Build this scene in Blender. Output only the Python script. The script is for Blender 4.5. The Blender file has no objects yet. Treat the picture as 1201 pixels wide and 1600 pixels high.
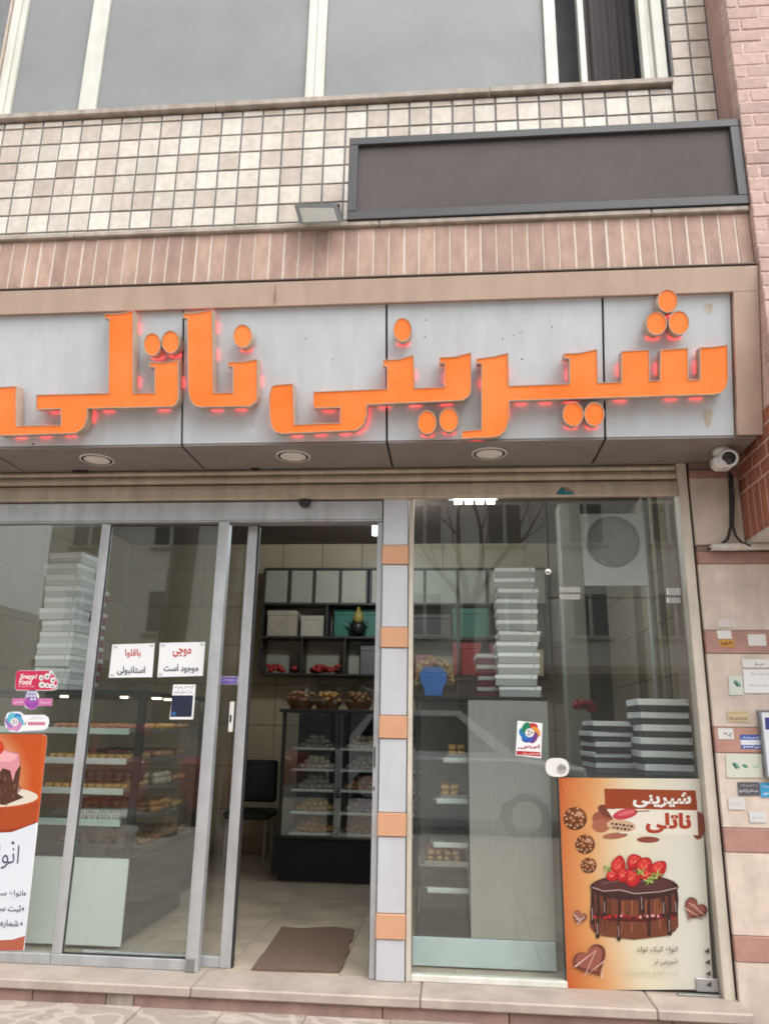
import bpy, bmesh, math, random
from mathutils import Vector, Matrix
random.seed(7)
sc = bpy.context.scene
# ------------------------------------------------------------------ camera, sky, sun, exposure
F_PX, YAW, PIT, ROLL = 1198.87, .0911, .2705, .0170
CAMP = Vector((0, -4.4, 1.345))
_cy, _sy, _cp, _sp = math.cos(YAW), math.sin(YAW), math.cos(PIT), math.sin(PIT)
FWD = Vector((-_sy*_cp, _cy*_cp, _sp)); R0 = Vector((_cy, _sy, 0)); U0 = R0.cross(FWD)
RIGHT = math.cos(ROLL)*R0 + math.sin(ROLL)*U0
UP = -math.sin(ROLL)*R0 + math.cos(ROLL)*U0
cd = bpy.data.cameras.new('camera'); cam = bpy.data.objects.new('camera', cd); sc.collection.objects.link(cam)
cd.sensor_fit = 'VERTICAL'; cd.sensor_height = 32.0; cd.lens = F_PX/1600*32.0
cd.clip_start = .05; cd.clip_end = 400
cam.matrix_world = Matrix(((RIGHT.x, UP.x, -FWD.x, CAMP.x), (RIGHT.y, UP.y, -FWD.y, CAMP.y), (RIGHT.z, UP.z, -FWD.z, CAMP.z), (0, 0, 0, 1)))
sc.camera = cam
w = bpy.data.worlds.new('World'); sc.world = w; w.use_nodes = True
nt = w.node_tree; bg = nt.nodes['Background']
sky = nt.nodes.new('ShaderNodeTexSky'); sky.sky_type = 'NISHITA'; sky.sun_disc = False
SUN_EL, SUN_AZ = math.radians(58), math.radians(140)      # azimuth measured from +Y clockwise
sky.sun_elevation = SUN_EL; sky.sun_rotation = SUN_AZ; sky.altitude = 1200
sky.air_density = 1.6; sky.dust_density = 7.0; sky.ozone_density = .6
hs = nt.nodes.new('ShaderNodeHueSaturation'); hs.inputs['Saturation'].default_value = .1
nt.links.new(sky.outputs[0], hs.inputs['Color']); nt.links.new(hs.outputs[0], bg.inputs[0]); bg.inputs[1].default_value = .15
sd = bpy.data.lights.new('sun', 'SUN'); sd.energy = .8; sd.angle = math.radians(60); sd.color = (1, .93, .85)
so = bpy.data.objects.new('sun', sd); sc.collection.objects.link(so)
sdir = Vector((math.sin(SUN_AZ)*math.cos(SUN_EL), math.cos(SUN_AZ)*math.cos(SUN_EL), math.sin(SUN_EL)))
so.rotation_euler = sdir.to_track_quat('Z', 'Y').to_euler(); so.location = (0, -8, 12)
sc.view_settings.view_transform = 'Standard'; sc.view_settings.look = 'None'
sc.view_settings.exposure = 1.22; sc.view_settings.gamma = 1
sc.render.engine = 'CYCLES'
cy = sc.cycles; cy.use_denoising = True; cy.max_bounces = 9; cy.diffuse_bounces = 4; cy.glossy_bounces = 5
cy.transmission_bounces = 6; cy.transparent_max_bounces = 28; cy.caustics_reflective = False; cy.caustics_refractive = False
cy.sample_clamp_indirect = 6; cy.sample_clamp_direct = 1.6; cy.filter_width = 1.8

# ------------------------------------------------------------------ measuring: photo pixel -> point on a plane of the place
def ray(px, py): return (px-600.5)*RIGHT - (py-800)*UP + F_PX*FWD
def at(px, py, Y=0.):
    v = ray(px, py); t = (Y-CAMP.y)/v.y; p = CAMP+t*v; return Vector((p.x, Y, p.z))
def atp(px, py, P0, n):
    v = ray(px, py); t = (P0-CAMP).dot(n)/v.dot(n); return CAMP+t*v
def ax(px, py, Y=0.): return at(px, py, Y).x
def az(px, py, Y=0.): return at(px, py, Y).z

# ------------------------------------------------------------------ materials
MATS = {}
def M(name, col, rough=.6, metal=0., var=.12, scale=9., bump=0., spec=.5, rnd=0., col2=None, emis=0., emcol=None, stretch=None, streak=0., coat=0.):
    if name in MATS: return MATS[name]
    m = bpy.data.materials.new(name); m.use_nodes = True; MATS[name] = m
    n = m.node_tree.nodes; L = m.node_tree.links; b = n['Principled BSDF']
    b.inputs['Roughness'].default_value = rough; b.inputs['Metallic'].default_value = metal
    b.inputs['Specular IOR Level'].default_value = spec; b.inputs['Coat Weight'].default_value = coat
    tc = n.new('ShaderNodeTexCoord'); geo = n.new('ShaderNodeNewGeometry'); oi = n.new('ShaderNodeObjectInfo')
    ad = n.new('ShaderNodeVectorMath'); ad.operation = 'MULTIPLY_ADD'
    cmb = n.new('ShaderNodeCombineXYZ')
    for i in range(3): L.new(oi.outputs['Random'], cmb.inputs[i])
    L.new(cmb.outputs[0], ad.inputs[0]); ad.inputs[1].default_value = (37, 53, 71) if rnd else (0, 0, 0)
    L.new(geo.outputs['Position'], ad.inputs[2])
    mp = n.new('ShaderNodeMapping'); L.new(ad.outputs[0], mp.inputs[0])
    if stretch: mp.inputs['Scale'].default_value = stretch
    no = n.new('ShaderNodeTexNoise'); no.inputs['Scale'].default_value = scale; no.inputs['Detail'].default_value = 6; no.inputs['Roughness'].default_value = .62
    L.new(mp.outputs[0], no.inputs['Vector'])
    rp = n.new('ShaderNodeValToRGB'); rp.color_ramp.elements[0].position = .3; rp.color_ramp.elements[1].position = .7
    c2 = col2 or [c*(1+var) for c in col]; c1 = [c*(1-var) for c in col] if not col2 else col
    rp.color_ramp.elements[0].color = (*c1, 1); rp.color_ramp.elements[1].color = (*c2, 1)
    L.new(no.outputs['Fac'], rp.inputs[0]); out = rp.outputs[0]
    if rnd:
        mr = n.new('ShaderNodeMapRange'); mr.inputs[3].default_value = 1-rnd; mr.inputs[4].default_value = 1+rnd*.7
        L.new(oi.outputs['Random'], mr.inputs[0])
        vm = n.new('ShaderNodeVectorMath'); vm.operation = 'SCALE'; L.new(out, vm.inputs[0]); L.new(mr.outputs[0], vm.inputs['Scale']); out = vm.outputs[0]
    if streak:
        s2 = n.new('ShaderNodeTexNoise'); s2.inputs['Scale'].default_value = 1.; s2.inputs['Detail'].default_value = 5
        mp2 = n.new('ShaderNodeMapping'); mp2.inputs['Scale'].default_value = (14, 14, 1.6); L.new(geo.outputs['Position'], mp2.inputs[0]); L.new(mp2.outputs[0], s2.inputs['Vector'])
        r2 = n.new('ShaderNodeValToRGB'); r2.color_ramp.elements[0].position = .35; r2.color_ramp.elements[1].position = .62
        r2.color_ramp.elements[0].color = (1-streak, 1-streak*1.05, 1-streak*1.15, 1); r2.color_ramp.elements[1].color = (1, 1, 1, 1)
        L.new(s2.outputs['Fac'], r2.inputs[0])
        v2 = n.new('ShaderNodeVectorMath'); v2.operation = 'MULTIPLY'; L.new(out, v2.inputs[0]); L.new(r2.outputs[0], v2.inputs[1]); out = v2.outputs[0]
    L.new(out, b.inputs['Base Color'])
    if bump:
        bp = n.new('ShaderNodeBump'); bp.inputs['Strength'].default_value = bump; bp.inputs['Distance'].default_value = .004
        L.new(no.outputs['Fac'], bp.inputs['Height']); L.new(bp.outputs[0], b.inputs['Normal'])
    if emis:
        b.inputs['Emission Strength'].default_value = emis; b.inputs['Emission Color'].default_value = (*(emcol or col), 1)
    return m
def glass(name, tint=(.945, .965, .955), ior=1.85, rough=.0, veil=.0):
    m = bpy.data.materials.new(name); m.use_nodes = True; MATS[name] = m
    n = m.node_tree.nodes; L = m.node_tree.links; n.remove(n['Principled BSDF']); o = n['Material Output']
    t = n.new('ShaderNodeBsdfTransparent'); t.inputs[0].default_value = (*tint, 1)
    g = n.new('ShaderNodeBsdfGlossy'); g.inputs['Roughness'].default_value = rough; g.inputs[0].default_value = (.95, 1, .98, 1)
    f = n.new('ShaderNodeFresnel'); f.inputs[0].default_value = ior
    ge = n.new('ShaderNodeNewGeometry'); fr = n.new('ShaderNodeMath'); fr.operation = 'SUBTRACT'; fr.inputs[0].default_value = 1; L.new(ge.outputs['Backfacing'], fr.inputs[1])
    mu = n.new('ShaderNodeMath'); mu.operation = 'MULTIPLY'; L.new(f.outputs[0], mu.inputs[0]); L.new(fr.outputs[0], mu.inputs[1])   # the pane's exit face only transmits
    mx = n.new('ShaderNodeMixShader'); L.new(mu.outputs[0], mx.inputs[0]); L.new(t.outputs[0], mx.inputs[1]); L.new(g.outputs[0], mx.inputs[2])
    if veil:      # diffuse film that puts a pale reflection veil into the pane's colour
        df = n.new('ShaderNodeBsdfDiffuse'); df.inputs[0].default_value = (.72, .70, .66, 1)
        ns = n.new('ShaderNodeTexNoise'); ns.inputs['Scale'].default_value = 2.2; ns.inputs['Detail'].default_value = 7; ns.inputs['Distortion'].default_value = .6; L.new(ge.outputs['Position'], ns.inputs['Vector'])
        mr = n.new('ShaderNodeMapRange'); mr.inputs[1].default_value = .3; mr.inputs[2].default_value = .75; mr.inputs[3].default_value = veil*.55; mr.inputs[4].default_value = veil*1.5; L.new(ns.outputs['Fac'], mr.inputs[0])
        m3 = n.new('ShaderNodeMath'); m3.operation = 'MULTIPLY'; L.new(mr.outputs[0], m3.inputs[0]); L.new(fr.outputs[0], m3.inputs[1])
        m2 = n.new('ShaderNodeMixShader'); L.new(m3.outputs[0], m2.inputs[0]); L.new(mx.outputs[0], m2.inputs[1]); L.new(df.outputs[0], m2.inputs[2]); mx = m2
    L.new(mx.outputs[0], o.inputs[0]); return m
def printmat():
    m = bpy.data.materials.new('print_ink'); m.use_nodes = True; n = m.node_tree.nodes; b = n['Principled BSDF']
    a = n.new('ShaderNodeAttribute'); a.attribute_name = 'Col'; sv = n.new('ShaderNodeVectorMath'); sv.operation = 'SCALE'; sv.inputs['Scale'].default_value = .84; m.node_tree.links.new(a.outputs['Color'], sv.inputs[0]); m.node_tree.links.new(sv.outputs[0], b.inputs['Base Color'])
    b.inputs['Roughness'].default_value = .45; b.inputs['Specular IOR Level'].default_value = .35; return m
def srgb(r, g, b): return tuple(((c/255)/12.92 if c/255 <= .04045 else ((c/255+.055)/1.055)**2.4) for c in (r, g, b))
tile_m = [M('travertine_white', (.63, .58, .505), .35, streak=.1, var=.13, scale=22, bump=.15, rnd=.1), M('travertine_pink', (.55, .475, .41), .4, streak=.1, var=.12, scale=18, bump=.15, rnd=.12),
          M('travertine_pale', (.69, .65, .585), .3, streak=.08, var=.1, scale=26, bump=.15, rnd=.06)]
grout_m = M('grey_grout', (.2, .205, .21), .85, var=.15, scale=40)
brick_m = M('pink_brick', (.45, .305, .245), .8, var=.16, scale=17, bump=.4, rnd=.16, stretch=(1, 1, .45), streak=.12)
pierbrick_m = M('pier_brick', (.49, .345, .30), .8, var=.15, scale=15, bump=.5, rnd=.16)
shadebrick_m = M('shaded_pier_brick', (.30, .105, .06), .8, var=.2, scale=18, bump=.4, rnd=.14)  # darker copy of the pier brick, side-face shade mixed into its colour
mortar_m = M('pale_mortar', (.66, .59, .51), .9, var=.18, scale=60, bump=.4)
mortar2_m = M('crusty_mortar', (.60, .43, .37), .9, var=.25, scale=45, bump=.5)
ledge_m = M('stone_ledge', (.42, .36, .31), .6, var=.18, scale=12, bump=.2, streak=.25)
alu_m = M('grey_aluminium', (.46, .48, .50), .42, .35, var=.1, scale=7, streak=.16)
aluw_m = M('white_window_frame', (.68, .68, .62), .45, 0, var=.06, scale=8, streak=.12)
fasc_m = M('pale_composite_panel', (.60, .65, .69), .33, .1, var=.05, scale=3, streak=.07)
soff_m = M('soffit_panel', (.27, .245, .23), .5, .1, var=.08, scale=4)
bronze_m = M('beige_aluminium', (.53, .395, .315), .45, .1, var=.06, scale=5, streak=.1)
shut_m = M('cream_shutter', (.52, .44, .345), .5, .1, var=.12, scale=7, streak=.2)
guide_m = M('guide_rail_paint', (.60, .55, .47), .5, .1, var=.1, scale=6, streak=.18)
black_m = M('black_paint', (.014, .015, .016), .4, 0, var=.2)
dark_m = M('dark_joint', (.02, .018, .017), .8)
rubber_m = M('black_rubber', (.02, .02, .02), .7)
white_m = M('white_plastic', (.72, .72, .70), .4, var=.04)
steel_m = M('stainless_steel', (.45, .45, .44), .33, .8, var=.06, scale=3, stretch=(30, 30, 1))
chrome_m = M('chrome', (.7, .7, .7), .2, .9, var=.03)
creamst_m = M('cream_stone', (.59, .495, .425), .6, var=.16, scale=7, bump=.15, rnd=.07, streak=.12)
redst_m = M('red_stone', (.37, .205, .165), .6, var=.16, scale=11, bump=.2, rnd=.1)
tread_m = M('step_marble', (.42, .35, .30), .55, var=.2, scale=6, bump=.15, rnd=.08)
paper_m = M('white_paper', (.76, .78, .80), .6, var=.02)
orange_m = M('orange_acrylic', srgb(226, 108, 38), .38, scale=1.6, emis=.12, emcol=srgb(255, 120, 30), col2=srgb(230, 138, 78), streak=.05, bump=.05)
rim_m = M('letter_rim', (.50, .40, .31), .45, .1, var=.14, scale=12, streak=.15)
redled_m = M('red_led', (.9, .05, .04), .4, emis=2.4, emcol=(1, .03, .03))
lamp_m = M('lit_lamp', (1, 1, 1), .4, emis=190, emcol=(.82, .93, 1))
lamp2_m = M('lit_tube', (1, 1, 1), .4, emis=70, emcol=(.93, 1, .95))
panel_m = M('beige_wall_panel', (.40, .325, .22), .35, var=.08, scale=3, rnd=.05)
ceil_m = M('brown_ceiling', (.085, .055, .042), .6, var=.1)
floor_m = M('marble_floor', (.44, .37, .29), .3, var=.26, scale=3.5, rnd=.06)
mat_m = M('brown_coir', (.135, .085, .062), .95, var=.25, scale=70, bump=.6)
shelfw_m = M('shelf_back', (.34, .325, .25), .5, var=.06, rnd=.08)
lens_m = M('frosted_lens', (.84, .80, .77), .4, var=.06, scale=25)
box_m = M('shaded_white_card', (.64, .65, .65), .55, var=.04, rnd=.05)  # white card greyed to put the lid's shade into the box bodies
lid_m = M('white_lid', (.9, .9, .9), .5, var=.03, rnd=.04)
def hatched(name, a, b, sc_):
    m = M(name, a, .5); n = m.node_tree.nodes; L = m.node_tree.links
    wv = n.new('ShaderNodeTexWave'); wv.inputs['Scale'].default_value = sc_; wv.bands_direction = 'DIAGONAL'
    g = n.new('ShaderNodeNewGeometry'); L.new(g.outputs['Position'], wv.inputs['Vector'])
    r = n.new('ShaderNodeValToRGB'); r.color_ramp.elements[0].position = .35; r.color_ramp.elements[1].position = .65
    r.color_ramp.elements[0].color = (*a, 1); r.color_ramp.elements[1].color = (*b, 1)
    L.new(wv.outputs['Fac'], r.inputs[0]); L.new(r.outputs[0], n['Principled BSDF'].inputs['Base Color']); return m
hatch_m = hatched('grey_hatched_card', (.27, .28, .28), (.48, .49, .49), 30)
hatchd_m = hatched('dark_hatched_card', (.025, .028, .03), (.10, .105, .11), 30)
glass_m = glass('shop_glass', (.945, .972, .96), 2.0, veil=.014); glassi_m = glass('case_glass', (.975, .985, .98), 1.5); cello_m = glass('cellophane', (.9, .9, .9), 1.6, .08)
ink_m = printmat()
def led_screen():
    m = M('led_screen', (.095, .08, .075), .7, var=.18, scale=2.2); n = m.node_tree.nodes; L = m.node_tree.links; b = n['Principled BSDF']
    wv = n.new('ShaderNodeTexWave'); wv.inputs['Scale'].default_value = 36; g = n.new('ShaderNodeNewGeometry'); L.new(g.outputs['Position'], wv.inputs['Vector'])
    src = b.inputs['Base Color'].links[0].from_socket
    mx = n.new('ShaderNodeMix'); mx.data_type = 'RGBA'; mx.blend_type = 'MULTIPLY'; mx.inputs[0].default_value = .18
    L.new(src, mx.inputs[6]); L.new(wv.outputs['Color'], mx.inputs[7]); L.new(mx.outputs[2], b.inputs['Base Color'])
    bp = n.new('ShaderNodeBump'); bp.inputs['Strength'].default_value = .6; bp.inputs['Distance'].default_value = .004
    L.new(wv.outputs['Fac'], bp.inputs['Height']); L.new(bp.outputs[0], b.inputs['Normal']); return m
led_m = led_screen()
def frosted():
    m = M('frosted_pane', (.25, .265, .27), .42, var=.13, scale=1.3, bump=0, spec=.3); n = m.node_tree.nodes; L = m.node_tree.links; b = n['Principled BSDF']
    no = n.new('ShaderNodeTexNoise'); no.inputs['Scale'].default_value = 60; no.inputs['Detail'].default_value = 3
    g = n.new('ShaderNodeNewGeometry'); L.new(g.outputs['Position'], no.inputs['Vector'])
    bp = n.new('ShaderNodeBump'); bp.inputs['Strength'].default_value = .35; bp.inputs['Distance'].default_value = .003
    L.new(no.outputs['Fac'], bp.inputs['Height']); L.new(bp.outputs[0], b.inputs['Normal']); return m
frost_m = frosted()
def paving():
    m = M('swirl_paving', (.43, .365, .315), .8, var=.12, scale=30, bump=.3, rnd=.06); n = m.node_tree.nodes; L = m.node_tree.links; b = n['Principled BSDF']
    g = n.new('ShaderNodeNewGeometry'); no = n.new('ShaderNodeTexNoise'); no.inputs['Scale'].default_value = 3.4; no.inputs['Detail'].default_value = 0
    no.inputs['Distortion'].default_value = 1.2
    mp = n.new('ShaderNodeMapping'); mp.inputs['Scale'].default_value = (1, 1.5, 1); L.new(g.outputs['Position'], mp.inputs[0]); L.new(mp.outputs[0], no.inputs['Vector'])
    mm = n.new('ShaderNodeMath'); mm.operation = 'MULTIPLY'; mm.inputs[1].default_value = 15; L.new(no.outputs['Fac'], mm.inputs[0])
    sn = n.new('ShaderNodeMath'); sn.operation = 'SINE'; L.new(mm.outputs[0], sn.inputs[0])
    r = n.new('ShaderNodeValToRGB'); r.color_ramp.elements[0].position = .30; r.color_ramp.elements[1].position = .48
    r.color_ramp.elements[0].color = (.76, .75, .75, 1); r.color_ramp.elements[1].color = (1, 1, 1, 1); L.new(sn.outputs[0], r.inputs[0])
    src = b.inputs['Base Color'].links[0].from_socket
    vm = n.new('ShaderNodeVectorMath'); vm.operation = 'MULTIPLY'; L.new(src, vm.inputs[0]); L.new(r.outputs[0], vm.inputs[1]); L.new(vm.outputs[0], b.inputs['Base Color']); return m
pave_m = paving()

# ------------------------------------------------------------------ mesh helpers
COL = sc.collection; WL = {}
class MB:
    def __init__(s): s.v = []; s.f = []; s.c = []
    def add(s, vs, fs):
        k = len(s.v); s.v += [Vector(v) for v in vs]; s.f += [[i+k for i in f] for f in fs]; return s
    def box(s, x0, x1, y0, y1, z0, z1):
        return s.add([(x0,y0,z0),(x1,y0,z0),(x1,y1,z0),(x0,y1,z0),(x0,y0,z1),(x1,y0,z1),(x1,y1,z1),(x0,y1,z1)],
                     [(0,3,2,1),(4,5,6,7),(0,1,5,4),(1,2,6,5),(2,3,7,6),(3,0,4,7)])
    def cbox(s, x0, x1, y0, y1, z0, z1, b=.004):
        b = min(b, (x1-x0)*.4, (y1-y0)*.4, (z1-z0)*.4); bm = bmesh.new(); bmesh.ops.create_cube(bm, size=1)
        for v in bm.verts: v.co = Vector(((x0+x1)/2+v.co.x*(x1-x0), (y0+y1)/2+v.co.y*(y1-y0), (z0+z1)/2+v.co.z*(z1-z0)))
        bmesh.ops.bevel(bm, geom=bm.edges[:], offset=b, segments=1, affect='EDGES', profile=.5)
        bm.verts.index_update(); s.add([v.co.copy() for v in bm.verts], [[v.index for v in f.verts] for f in bm.faces]); bm.free(); return s
    def tube(s, pts, r, n=8, cap=True):
        pts = [Vector(p) for p in pts]; rs = r if isinstance(r, (list, tuple)) else [r]*len(pts); k = len(s.v); ref = None
        for i, p in enumerate(pts):
            d = (pts[min(i+1, len(pts)-1)]-pts[max(i-1, 0)]).normalized()
            if ref is None: ref = Vector((0, 0, 1)) if abs(d.z) < .9 else Vector((1, 0, 0))
            a = d.cross(ref).normalized(); ref = a.cross(d).normalized(); b = ref
            for j in range(n):
                t = 2*math.pi*j/n; s.v.append(p+rs[i]*(math.cos(t)*a+math.sin(t)*b))
        for i in range(len(pts)-1):
            for j in range(n): s.f.append([k+i*n+j, k+i*n+(j+1) % n, k+(i+1)*n+(j+1) % n, k+(i+1)*n+j])
        if cap: s.f.append([k+j for j in range(n)][::-1]); s.f.append([k+(len(pts)-1)*n+j for j in range(n)])
        return s
    def lathe(s, prof, c, axis=(0, 0, 1), n=20):
        A = Vector(axis).normalized(); u = A.orthogonal().normalized(); v = A.cross(u); k = len(s.v); c = Vector(c)
        for r, h in prof:
            for j in range(n):
                t = 2*math.pi*j/n; s.v.append(c+A*h+r*(math.cos(t)*u+math.sin(t)*v))
        for i in range(len(prof)-1):
            for j in range(n): s.f.append([k+i*n+j, k+i*n+(j+1) % n, k+(i+1)*n+(j+1) % n, k+(i+1)*n+j])
        if prof[0][0] > 1e-6: s.f.append([k+j for j in range(n)][::-1])
        if prof[-1][0] > 1e-6: s.f.append([k+(len(prof)-1)*n+j for j in range(n)])
        return s
    def prism(s, poly, off):
        off = Vector(off); n = len(poly); k = len(s.v); poly = [Vector(p) for p in poly]
        s.v += poly+[p+off for p in poly]; s.f.append([k+i for i in range(n)]); s.f.append([k+n+i for i in range(n)][::-1])
        for i in range(n): s.f.append([k+i, k+n+i, k+n+(i+1) % n, k+(i+1) % n])
        return s
    def blob(s, c, r, squash=.7, jit=.15, seg=7):
        prof = [(math.sin(math.pi*i/4), -math.cos(math.pi*i/4)) for i in range(5)]; k = len(s.v); c = Vector(c)
        for a, h in prof:
            for j in range(seg):
                t = 2*math.pi*j/seg; q = 1+random.uniform(-jit, jit)
                s.v.append(c+Vector((a*math.cos(t)*r*q, a*math.sin(t)*r*q, h*r*squash*q)))
        for i in range(4):
            for j in range(seg): s.f.append([k+i*seg+j, k+i*seg+(j+1) % seg, k+(i+1)*seg+(j+1) % seg, k+(i+1)*seg+j])
        return s
def tag(o, label=None, cat=None, group=None, kind=None):
    if label: o['label'] = label
    if cat: o['category'] = cat
    if group: o['group'] = group
    if kind: o['kind'] = kind
    return o
def thing(name, loc, label, cat, group=None):
    o = bpy.data.objects.new(name, None); COL.objects.link(o); o.location = loc; o.empty_display_size = .1
    WL[o.name] = Vector(loc); return tag(o, label, cat, group)
def wl(o): return WL.get(o.name, Vector((0, 0, 0)))
def obj(name, mb, mat, parent=None, smooth=False, recalc=True, kind=None):
    lo = Vector([min(v[i] for v in mb.v) for i in range(3)]); hi = Vector([max(v[i] for v in mb.v) for i in range(3)]); c = (lo+hi)/2
    me = bpy.data.meshes.new(name); me.from_pydata([v-c for v in mb.v], [], mb.f)
    if recalc:
        bm = bmesh.new(); bm.from_mesh(me); bmesh.ops.recalc_face_normals(bm, faces=bm.faces); bm.to_mesh(me); bm.free()
    if mb.c:
        a = me.color_attributes.new('Col', 'FLOAT_COLOR', 'POINT')
        for i, col in enumerate(mb.c): a.data[i].color = (*col, 1)
    me.materials.append(mat)
    if smooth:
        for p in me.polygons: p.use_smooth = True
        if smooth != 'all': me.set_sharp_from_angle(angle=math.radians(35))
    o = bpy.data.objects.new(name, me); COL.objects.link(o); WL[o.name] = c.copy()
    if parent: o.parent = parent; o.location = c-wl(parent)
    else: o.location = c
    if kind: o['kind'] = kind
    return o
_pc = {}
def piece(name, x0, x1, y0, y1, z0, z1, mat, parent, bev=.003):       # small alike pieces share their mesh
    key = (name, round(x1-x0, 4), round(y1-y0, 4), round(z1-z0, 4), mat.name, bev)
    c = Vector(((x0+x1)/2, (y0+y1)/2, (z0+z1)/2))
    if key not in _pc:
        o = obj(name, MB().cbox(x0, x1, y0, y1, z0, z1, bev), mat, parent); _pc[key] = o.data; return o
    o = bpy.data.objects.new(name, _pc[key]); COL.objects.link(o); o.parent = parent; o.location = c-wl(parent); WL[o.name] = c; return o
def bx(name, x0, x1, y0, y1, z0, z1, mat, parent=None, bev=.003): return obj(name, MB().cbox(x0, x1, y0, y1, z0, z1, bev), mat, parent)
def copy_tree(o, parent=None):
    c = o.copy(); COL.objects.link(c); WL[c.name] = wl(o)
    if parent: c.parent = parent
    for ch in list(o.children): copy_tree(ch, c)
    return c
# --- Persian lettering through presentation forms
_F4 = dict(zip('بپتثجچحخسشصضطظعغفقکگلمنهی', [0xFE8F,0xFB56,0xFE95,0xFE99,0xFE9D,0xFB7A,0xFEA1,0xFEA5,0xFEB1,0xFEB5,0xFEB9,0xFEBD,0xFEC1,0xFEC5,0xFEC9,0xFECD,0xFED1,0xFED5,0xFB8E,0xFB92,0xFEDD,0xFEE1,0xFEE5,0xFEE9,0xFBFC]))
_F2 = dict(zip('ادذرزوآ', [0xFE8D,0xFEA9,0xFEAB,0xFEAD,0xFEAF,0xFEED,0xFE81]))
def fa(s):
    out = []
    for i, ch in enumerate(s):
        pv = i > 0 and s[i-1] in _F4; nx = i+1 < len(s) and (s[i+1] in _F4 or s[i+1] in _F2)
        if ch in _F4: out.append(chr(_F4[ch]+((3 if nx else 1) if pv else (2 if nx else 0))))
        elif ch in _F2: out.append(chr(_F2[ch]+(1 if pv else 0)))
        else: out.append(ch)
    return ''.join(reversed(out))
_tx = {}
def text2d(s, bold=0.):
    if (s, bold) in _tx: return _tx[(s, bold)]
    c = bpy.data.curves.new('t', 'FONT'); c.body = s; c.resolution_u = 2; c.offset = bold
    o = bpy.data.objects.new('t', c); COL.objects.link(o)
    me = o.evaluated_get(bpy.context.evaluated_depsgraph_get()).to_mesh()
    vs = [(v.co.x, v.co.y) for v in me.vertices]; fs = [list(p.vertices) for p in me.polygons]
    o.evaluated_get(bpy.context.evaluated_depsgraph_get()).to_mesh_clear(); bpy.data.objects.remove(o); bpy.data.curves.remove(c)
    x0 = min(v[0] for v in vs); x1 = max(v[0] for v in vs); y0 = min(v[1] for v in vs); y1 = max(v[1] for v in vs)
    par = list(range(len(vs)))
    def find(i):
        while par[i] != i: par[i] = par[par[i]]; i = par[i]
        return i
    for f in fs:
        for i in f[1:]: par[find(i)] = find(f[0])
    rk = {}; comp = [rk.setdefault(find(i), len(rk)) for i in range(len(vs))]      # joined glyphs overlap: lay each one a hair higher
    r = ([((x-x0)/(x1-x0), (y-y0)/(y1-y0), -.000025*c_) for (x, y), c_ in zip(vs, comp)], fs, (x1-x0)/(y1-y0)); _tx[(s, bold)] = r; return r
class Print:
    """Flat ink on a sheet lying in a plane Y = const (facing -Y). Points come as photo pixels measured on that plane."""
    def __init__(s, Y, conv=None): s.mb = MB(); s.Y = Y; s.k = 0; s.conv = conv or (lambda x, y: at(x, y, Y))
    def _lay(s): s.k += 1; return -.000025*s.k
    def poly(s, pts, col, cols=None):
        d = s._lay(); P = [s.conv(*p)+Vector((0, d, 0)) for p in pts]
        s.mb.add(P, [list(range(len(P)))]); s.mb.c += list(cols) if cols else [col]*len(P); return s
    def grid(s, corners, fn, n=8, m=10):
        d = s._lay(); (a, b, c, e) = [s.conv(*p) for p in corners]; k = len(s.mb.v)     # TL TR BR BL
        for j in range(m+1):
            for i in range(n+1):
                u, v = i/n, j/m; p = (a*(1-u)+b*u)*(1-v)+(e*(1-u)+c*u)*v
                s.mb.v.append(p+Vector((0, d, 0))); s.mb.c.append(fn(u, v))
        for j in range(m):
            for i in range(n): q = k+j*(n+1)+i; s.mb.f.append([q, q+1, q+n+2, q+n+1])
        return s
    def ell(s, x, y, rx, ry, col, n=18, rot=0, a0=0, a1=360):
        pts = []
        for i in range(n):
            t = math.radians(a0+(a1-a0)*i/(n if a1-a0 == 360 else n-1)); u, v = rx*math.cos(t), ry*math.sin(t)
            pts.append((x+u*math.cos(rot)-v*math.sin(rot), y+u*math.sin(rot)+v*math.cos(rot)))
        return s.poly(pts, col)
    def line(s, pts, wd, col):
        d = s._lay(); k = len(s.mb.v); n = len(pts)
        for i, p in enumerate(pts):
            a = pts[max(i-1, 0)]; b = pts[min(i+1, n-1)]; tx, ty = b[0]-a[0], b[1]-a[1]; l = math.hypot(tx, ty) or 1
            for sg in (-1, 1): s.mb.v.append(s.conv(p[0]-ty/l*wd*sg/2, p[1]+tx/l*wd*sg/2)+Vector((0, d, 0))); s.mb.c.append(col)
        for i in range(n-1): s.mb.f.append([k+2*i, k+2*i+1, k+2*i+3, k+2*i+2])
        return s
    def text(s, st, x0, y0, x1, y1, col, bold=0., shear=0., tilt=0.):     # box in pixels, y1 below y0; tilt lifts the right end
        vs, fs, _ = text2d(st, bold); d = s._lay(); k = len(s.mb.v)
        for u, v, e in vs:
            s.mb.v.append(s.conv(x0+(x1-x0)*u+shear*v, y1+(y0-y1)*v-tilt*u)+Vector((0, d+e, 0))); s.mb.c.append(col)
        s.k += int(round(-min(e for _, _, e in vs)/.000025)); s.mb.f += [[i+k for i in f] for f in fs]; return s
    def scrib(s, x0, y0, x1, y1, col, wd=1.1):     # lettering too small to read in the photo: only its strokes
        rn = random.Random(int(x0*7+y0)); x = x0
        while x < x1-1:
            l = rn.uniform(2, 5); h = (y1-y0); y = y0+h*.6
            s.line([(x, y+rn.uniform(-.3, .3)*h), (x+l*.5, y+rn.uniform(-.1, .3)*h), (min(x+l, x1), y+rn.uniform(-.6, .1)*h)], wd, col); x += l+rn.uniform(.4, 1.4)
        return s
    def build(s, parent, name='print'): return obj(name, s.mb, ink_m, parent, recalc=False)
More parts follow.
